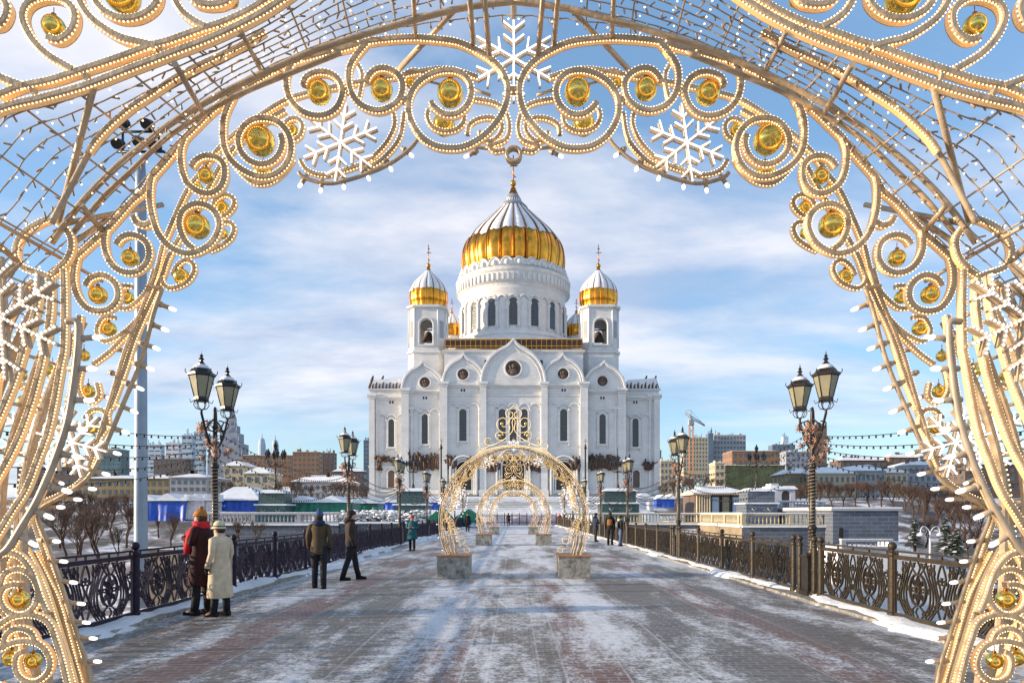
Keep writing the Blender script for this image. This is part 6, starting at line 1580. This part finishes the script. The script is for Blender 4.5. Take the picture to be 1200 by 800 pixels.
for px, yb, yt, d in ((78, 650, 572, 60), (94, 648, 570, 66), (108, 640, 576, 75), (148, 640, 574, 80), (132, 632, 572, 95), (186, 628, 578, 90), (200, 640, 590, 78), (72, 615, 560, 170), (110, 612, 566, 160), (138, 608, 566, 170), (205, 602, 572, 150), (70, 640, 570, 90), (100, 625, 570, 130), (125, 620, 568, 140), (150, 612, 566, 150), (182, 605, 568, 160), (60, 620, 560, 150), (85, 605, 560, 170)):
    tree(px, yb, yt, d, 'bare brown tree on the slope in front of the ochre palace', None)['group'] = 'trees on the slope before the ochre palace'
for px, yb, yt, d in ((391, 590, 556, 150), (402, 590, 558, 160), (414, 590, 556, 155), (425, 590, 560, 165), (260, 584, 552, 200), (272, 586, 556, 190), (330, 588, 556, 190), (347, 590, 552, 180), (396, 588, 562, 180), (408, 587, 560, 190), (420, 586, 558, 185), (352, 590, 560, 200), (366, 590, 562, 200), (384, 588, 560, 210), (340, 585, 558, 220), (429, 586, 566, 170)):
    tree(px, yb, yt, d, 'bare brown tree in the row left of the cathedral')['group'] = 'trees left of the cathedral'
for px, yb, yt, d in ((778, 588, 556, 190), (790, 588, 552, 200), (800, 586, 548, 200), (812, 584, 545, 210), (822, 584, 547, 205), (832, 582, 550, 215), (842, 582, 556, 200), (807, 587, 550, 170)):
    tree(px, yb, yt, d, 'reddish bare tree in the group between cathedral and pavilion')['group'] = 'trees between cathedral and pavilion'
for px, yb, yt, d in ((930, 594, 556, 150), (947, 594, 554, 155), (961, 594, 552, 150), (975, 594, 552, 160), (989, 594, 554, 150), (1003, 594, 550, 155), (1019, 594, 552, 150), (1033, 594, 550, 160), (1047, 596, 552, 150), (1060, 598, 552, 145), (1070, 604, 556, 125), (1082, 612, 560, 115), (1096, 618, 566, 100), (1104, 624, 574, 92), (1118, 630, 570, 95), (1130, 634, 574, 88), (1142, 640, 570, 80), (938, 592, 560, 180), (955, 592, 558, 185), (968, 592, 556, 190), (982, 592, 560, 180), (996, 591, 556, 190), (1012, 591, 554, 185), (1026, 591, 558, 180), (1040, 592, 556, 190), (1054, 592, 560, 180), (1066, 596, 560, 170), (1075, 600, 556, 160), (1088, 602, 560, 165), (1100, 606, 560, 150), (1112, 610, 562, 150), (1085, 612, 580, 130), (1125, 620, 568, 130), (1138, 615, 560, 150)):
    tree(px, yb, yt, d, 'bare tree in the long row before the palaces on the right')['group'] = 'trees before the palaces on the right'
tree(1085, 640, 590, 84, 'bare tree behind the white park lamp on the right', 2)
tree(1115, 650, 600, 70, 'bare tree right of the white park lamp', 0)
tree(1135, 655, 595, 64, 'bare tree behind the frosted bulbs of the right arch leg', 3)
# conifers
def conifer(px, ybase, ytop, d, label, seed):
    rnd = random.Random(seed); x = XL(px, d); z0 = Z(ybase, d); h = Z(ytop, d)-z0; t = thing('conifer', (x, d, z0-0.2), label, 'tree', 'snowy young conifers on the right bank')
    m = MB(); m.tube([(x, d, z0-0.3), (x, d, z0+h)], [0.14, 0.03], 6); m.build('trunk', 'bark', t, t)
    m = MB(); s = MB()
    for i in range(420):
        u = rnd.random()**0.7; z = z0+h*(0.06+0.92*u); r = h*0.32*(1-u)+0.08; a = rnd.uniform(0, 6.28); c, sn = math.cos(a), math.sin(a); rr = r*rnd.uniform(0.55, 1.1)
        p = Vector((x+c*rr*0.3, d+sn*rr*0.3, z)); e = Vector((x+c*rr, d+sn*rr, z-0.18*rr)); sd = Vector((-sn, c, 0))*0.10*(1+rr)
        tgt = s if rnd.random() < 0.16 else m; off = Vector((0, 0, 0.02)) if tgt is s else Vector((0, 0, 0))
        tgt.add([p+off, e-sd+off, e+Vector((c, sn, -.3))*0.15+off, e+sd+off], [(0, 1, 2, 3)])
    m.build('crown', 'conifer', t, t); s.build('snow_cap', 'snow', t, t)
conifer(1072, 642, 608, 62, 'small snowy conifer left of the white park lamp', 1)
conifer(1108, 648, 606, 58, 'dark conifer between the park lamp and the right arch leg', 2)
conifer(1121, 655, 618, 50, 'conifer low behind the right fence near the arch leg', 3)
# white park lamp
d = 52; x = XL(1090, d); z0 = Z(665, d); t = thing('park_lamp', (x, d, z0), 'white three armed park lamp standing below the bridge on the right', 'park lamp')
zt = Z(622, d)
m = MB(); m.tube([(x, d, z0), (x, d, zt)], [0.10, 0.07], 8)
for s in (-1, 1): m.tube(catmull([(x, d, zt-0.1), (x+s*0.25, d, zt+0.25), (x+s*0.55, d, zt+0.35), (x+s*0.72, d, zt+0.1), (x+s*0.72, d, zt-0.1)], 4), 0.035, 6)
m.build('post', 'tarp_white', t, t)
for s in (-1, 1): m = MB(); m.lathe([(0.30, 0), (0.22, 0.14), (0.06, 0.28)], (x+s*0.72, d, zt-0.36), 10); m.build('lamp_shade', 'tarp_white', t, t)

# ------------------------------------------------------------------ world, sun, camera
SUN_EL, SUN_BACK = 12.0, 7.0
az = R(180+SUN_BACK)       # direction towards the sun in the xy plane: left and slightly behind the camera
sd = Vector((math.cos(az)*math.cos(R(SUN_EL)), math.sin(az)*math.cos(R(SUN_EL)), math.sin(R(SUN_EL))))
L = bpy.data.lights.new('sun', 'SUN'); L.energy = 4.8; L.angle = R(0.5); L.color = (1.0, 0.80, 0.56)
lo = bpy.data.objects.new('sun', L); COL.objects.link(lo); lo.rotation_euler = sd.to_track_quat('Z', 'Y').to_euler()
w = bpy.data.worlds.new('World'); scene.world = w; w.use_nodes = True; nt = w.node_tree
bg = nt.nodes['Background']; sky = nd(nt, 'ShaderNodeTexSky'); sky.sky_type = 'NISHITA'; sky.sun_disc = False
sky.sun_elevation = R(SUN_EL); sky.sun_rotation = math.atan2(sd.x, sd.y); sky.air_density = 1.0; sky.dust_density = 0.6; sky.ozone_density = 2.2
tc = nd(nt, 'ShaderNodeTexCoord'); sp = nd(nt, 'ShaderNodeSeparateXYZ'); nt.links.new(tc.outputs['Generated'], sp.inputs[0])
zc = mathn(nt, 'ADD', mathn(nt, 'MAXIMUM', sp.outputs[2], 0.0), 0.16)
cb = nd(nt, 'ShaderNodeCombineXYZ'); nt.links.new(mathn(nt, 'DIVIDE', sp.outputs[0], zc), cb.inputs[0]); nt.links.new(mathn(nt, 'DIVIDE', sp.outputs[1], zc), cb.inputs[1])
mp = nd(nt, 'ShaderNodeMapping'); mp.inputs['Rotation'].default_value = (0, 0, R(24)); mp.inputs['Scale'].default_value = (0.62, 1.15, 1); mp.inputs['Location'].default_value = (5.1, 2.9, 0); nt.links.new(cb.outputs[0], mp.inputs[0])
n1 = nd(nt, 'ShaderNodeTexNoise', ins={'Scale': 0.85, 'Detail': 10.0, 'Roughness': 0.58, 'Distortion': 0.4}); nt.links.new(mp.outputs[0], n1.inputs['Vector'])
r1 = ramp(nt, [(0.43, 0.0), (0.54, 0.6), (0.65, 0.92)]); nt.links.new(n1.outputs['Fac'], r1.inputs[0])
n2 = nd(nt, 'ShaderNodeTexNoise', ins={'Scale': 1.7, 'Detail': 6.0, 'Roughness': 0.6}); nt.links.new(mp.outputs[0], n2.inputs['Vector'])
ccol = ramp(nt, [(0.38, (2.2, 2.6, 3.5)), (0.60, (4.4, 4.3, 4.5))]); nt.links.new(n2.outputs['Fac'], ccol.inputs[0])
fade = ramp(nt, [(0.085, 0.0), (0.16, 1.0)]); nt.links.new(sp.outputs[2], fade.inputs[0])
fac = mathn(nt, 'MULTIPLY', r1.outputs[0], fade.outputs[0])
# low bank of cloud on the left horizon
n3 = nd(nt, 'ShaderNodeTexNoise', ins={'Scale': 9.0, 'Detail': 6.0}); nt.links.new(tc.outputs['Generated'], n3.inputs['Vector'])
bz = mathn(nt, 'SUBTRACT', mathn(nt, 'MULTIPLY_ADD', n3.outputs['Fac'], 0.16), sp.outputs[2])
bz.node.inputs[0].links[0].from_node.inputs[2].default_value = 0.0
bk = ramp(nt, [(0.0, 0), (0.03, 0.75)]); nt.links.new(bz, bk.inputs[0])
lx = ramp(nt, [(0.0, 1), (0.36, 1), (0.45, 0)]); nt.links.new(mathn(nt, 'MULTIPLY_ADD', sp.outputs[0], 0.5), lx.inputs[0]); lx.inputs[0].links[0].from_node.inputs[2].default_value = 0.5
fac2 = mathn(nt, 'MAXIMUM', fac, mathn(nt, 'MULTIPLY', bk.outputs[0], lx.outputs[0]))
pale = mixc(nt, 0.25, sky.outputs[0], (1.7, 3.3, 5.6))
col = mixc(nt, fac2, pale, ccol.outputs[0])
nt.links.new(col, bg.inputs['Color']); bg.inputs['Strength'].default_value = 0.15
cam = bpy.data.cameras.new('camera'); cam.sensor_width = 36; cam.lens = 24.0; cam.shift_y = (HY-400)/1200; cam.shift_x = -(CX-600)/1200; cam.clip_start = 0.05; cam.clip_end = 30000
c = bpy.data.objects.new('camera', cam); COL.objects.link(c); c.location = (0, 0, EYE); c.rotation_euler = (PI/2, 0, 0); scene.camera = c
scene.view_settings.view_transform = 'Standard'; scene.view_settings.look = 'None'; scene.view_settings.gamma = 1; scene.view_settings.use_curve_mapping = False
scene.view_settings.exposure = 0.66
scene.cycles.max_bounces = 5; scene.cycles.diffuse_bounces = 2; scene.cycles.glossy_bounces = 3; scene.cycles.sample_clamp_indirect = 4
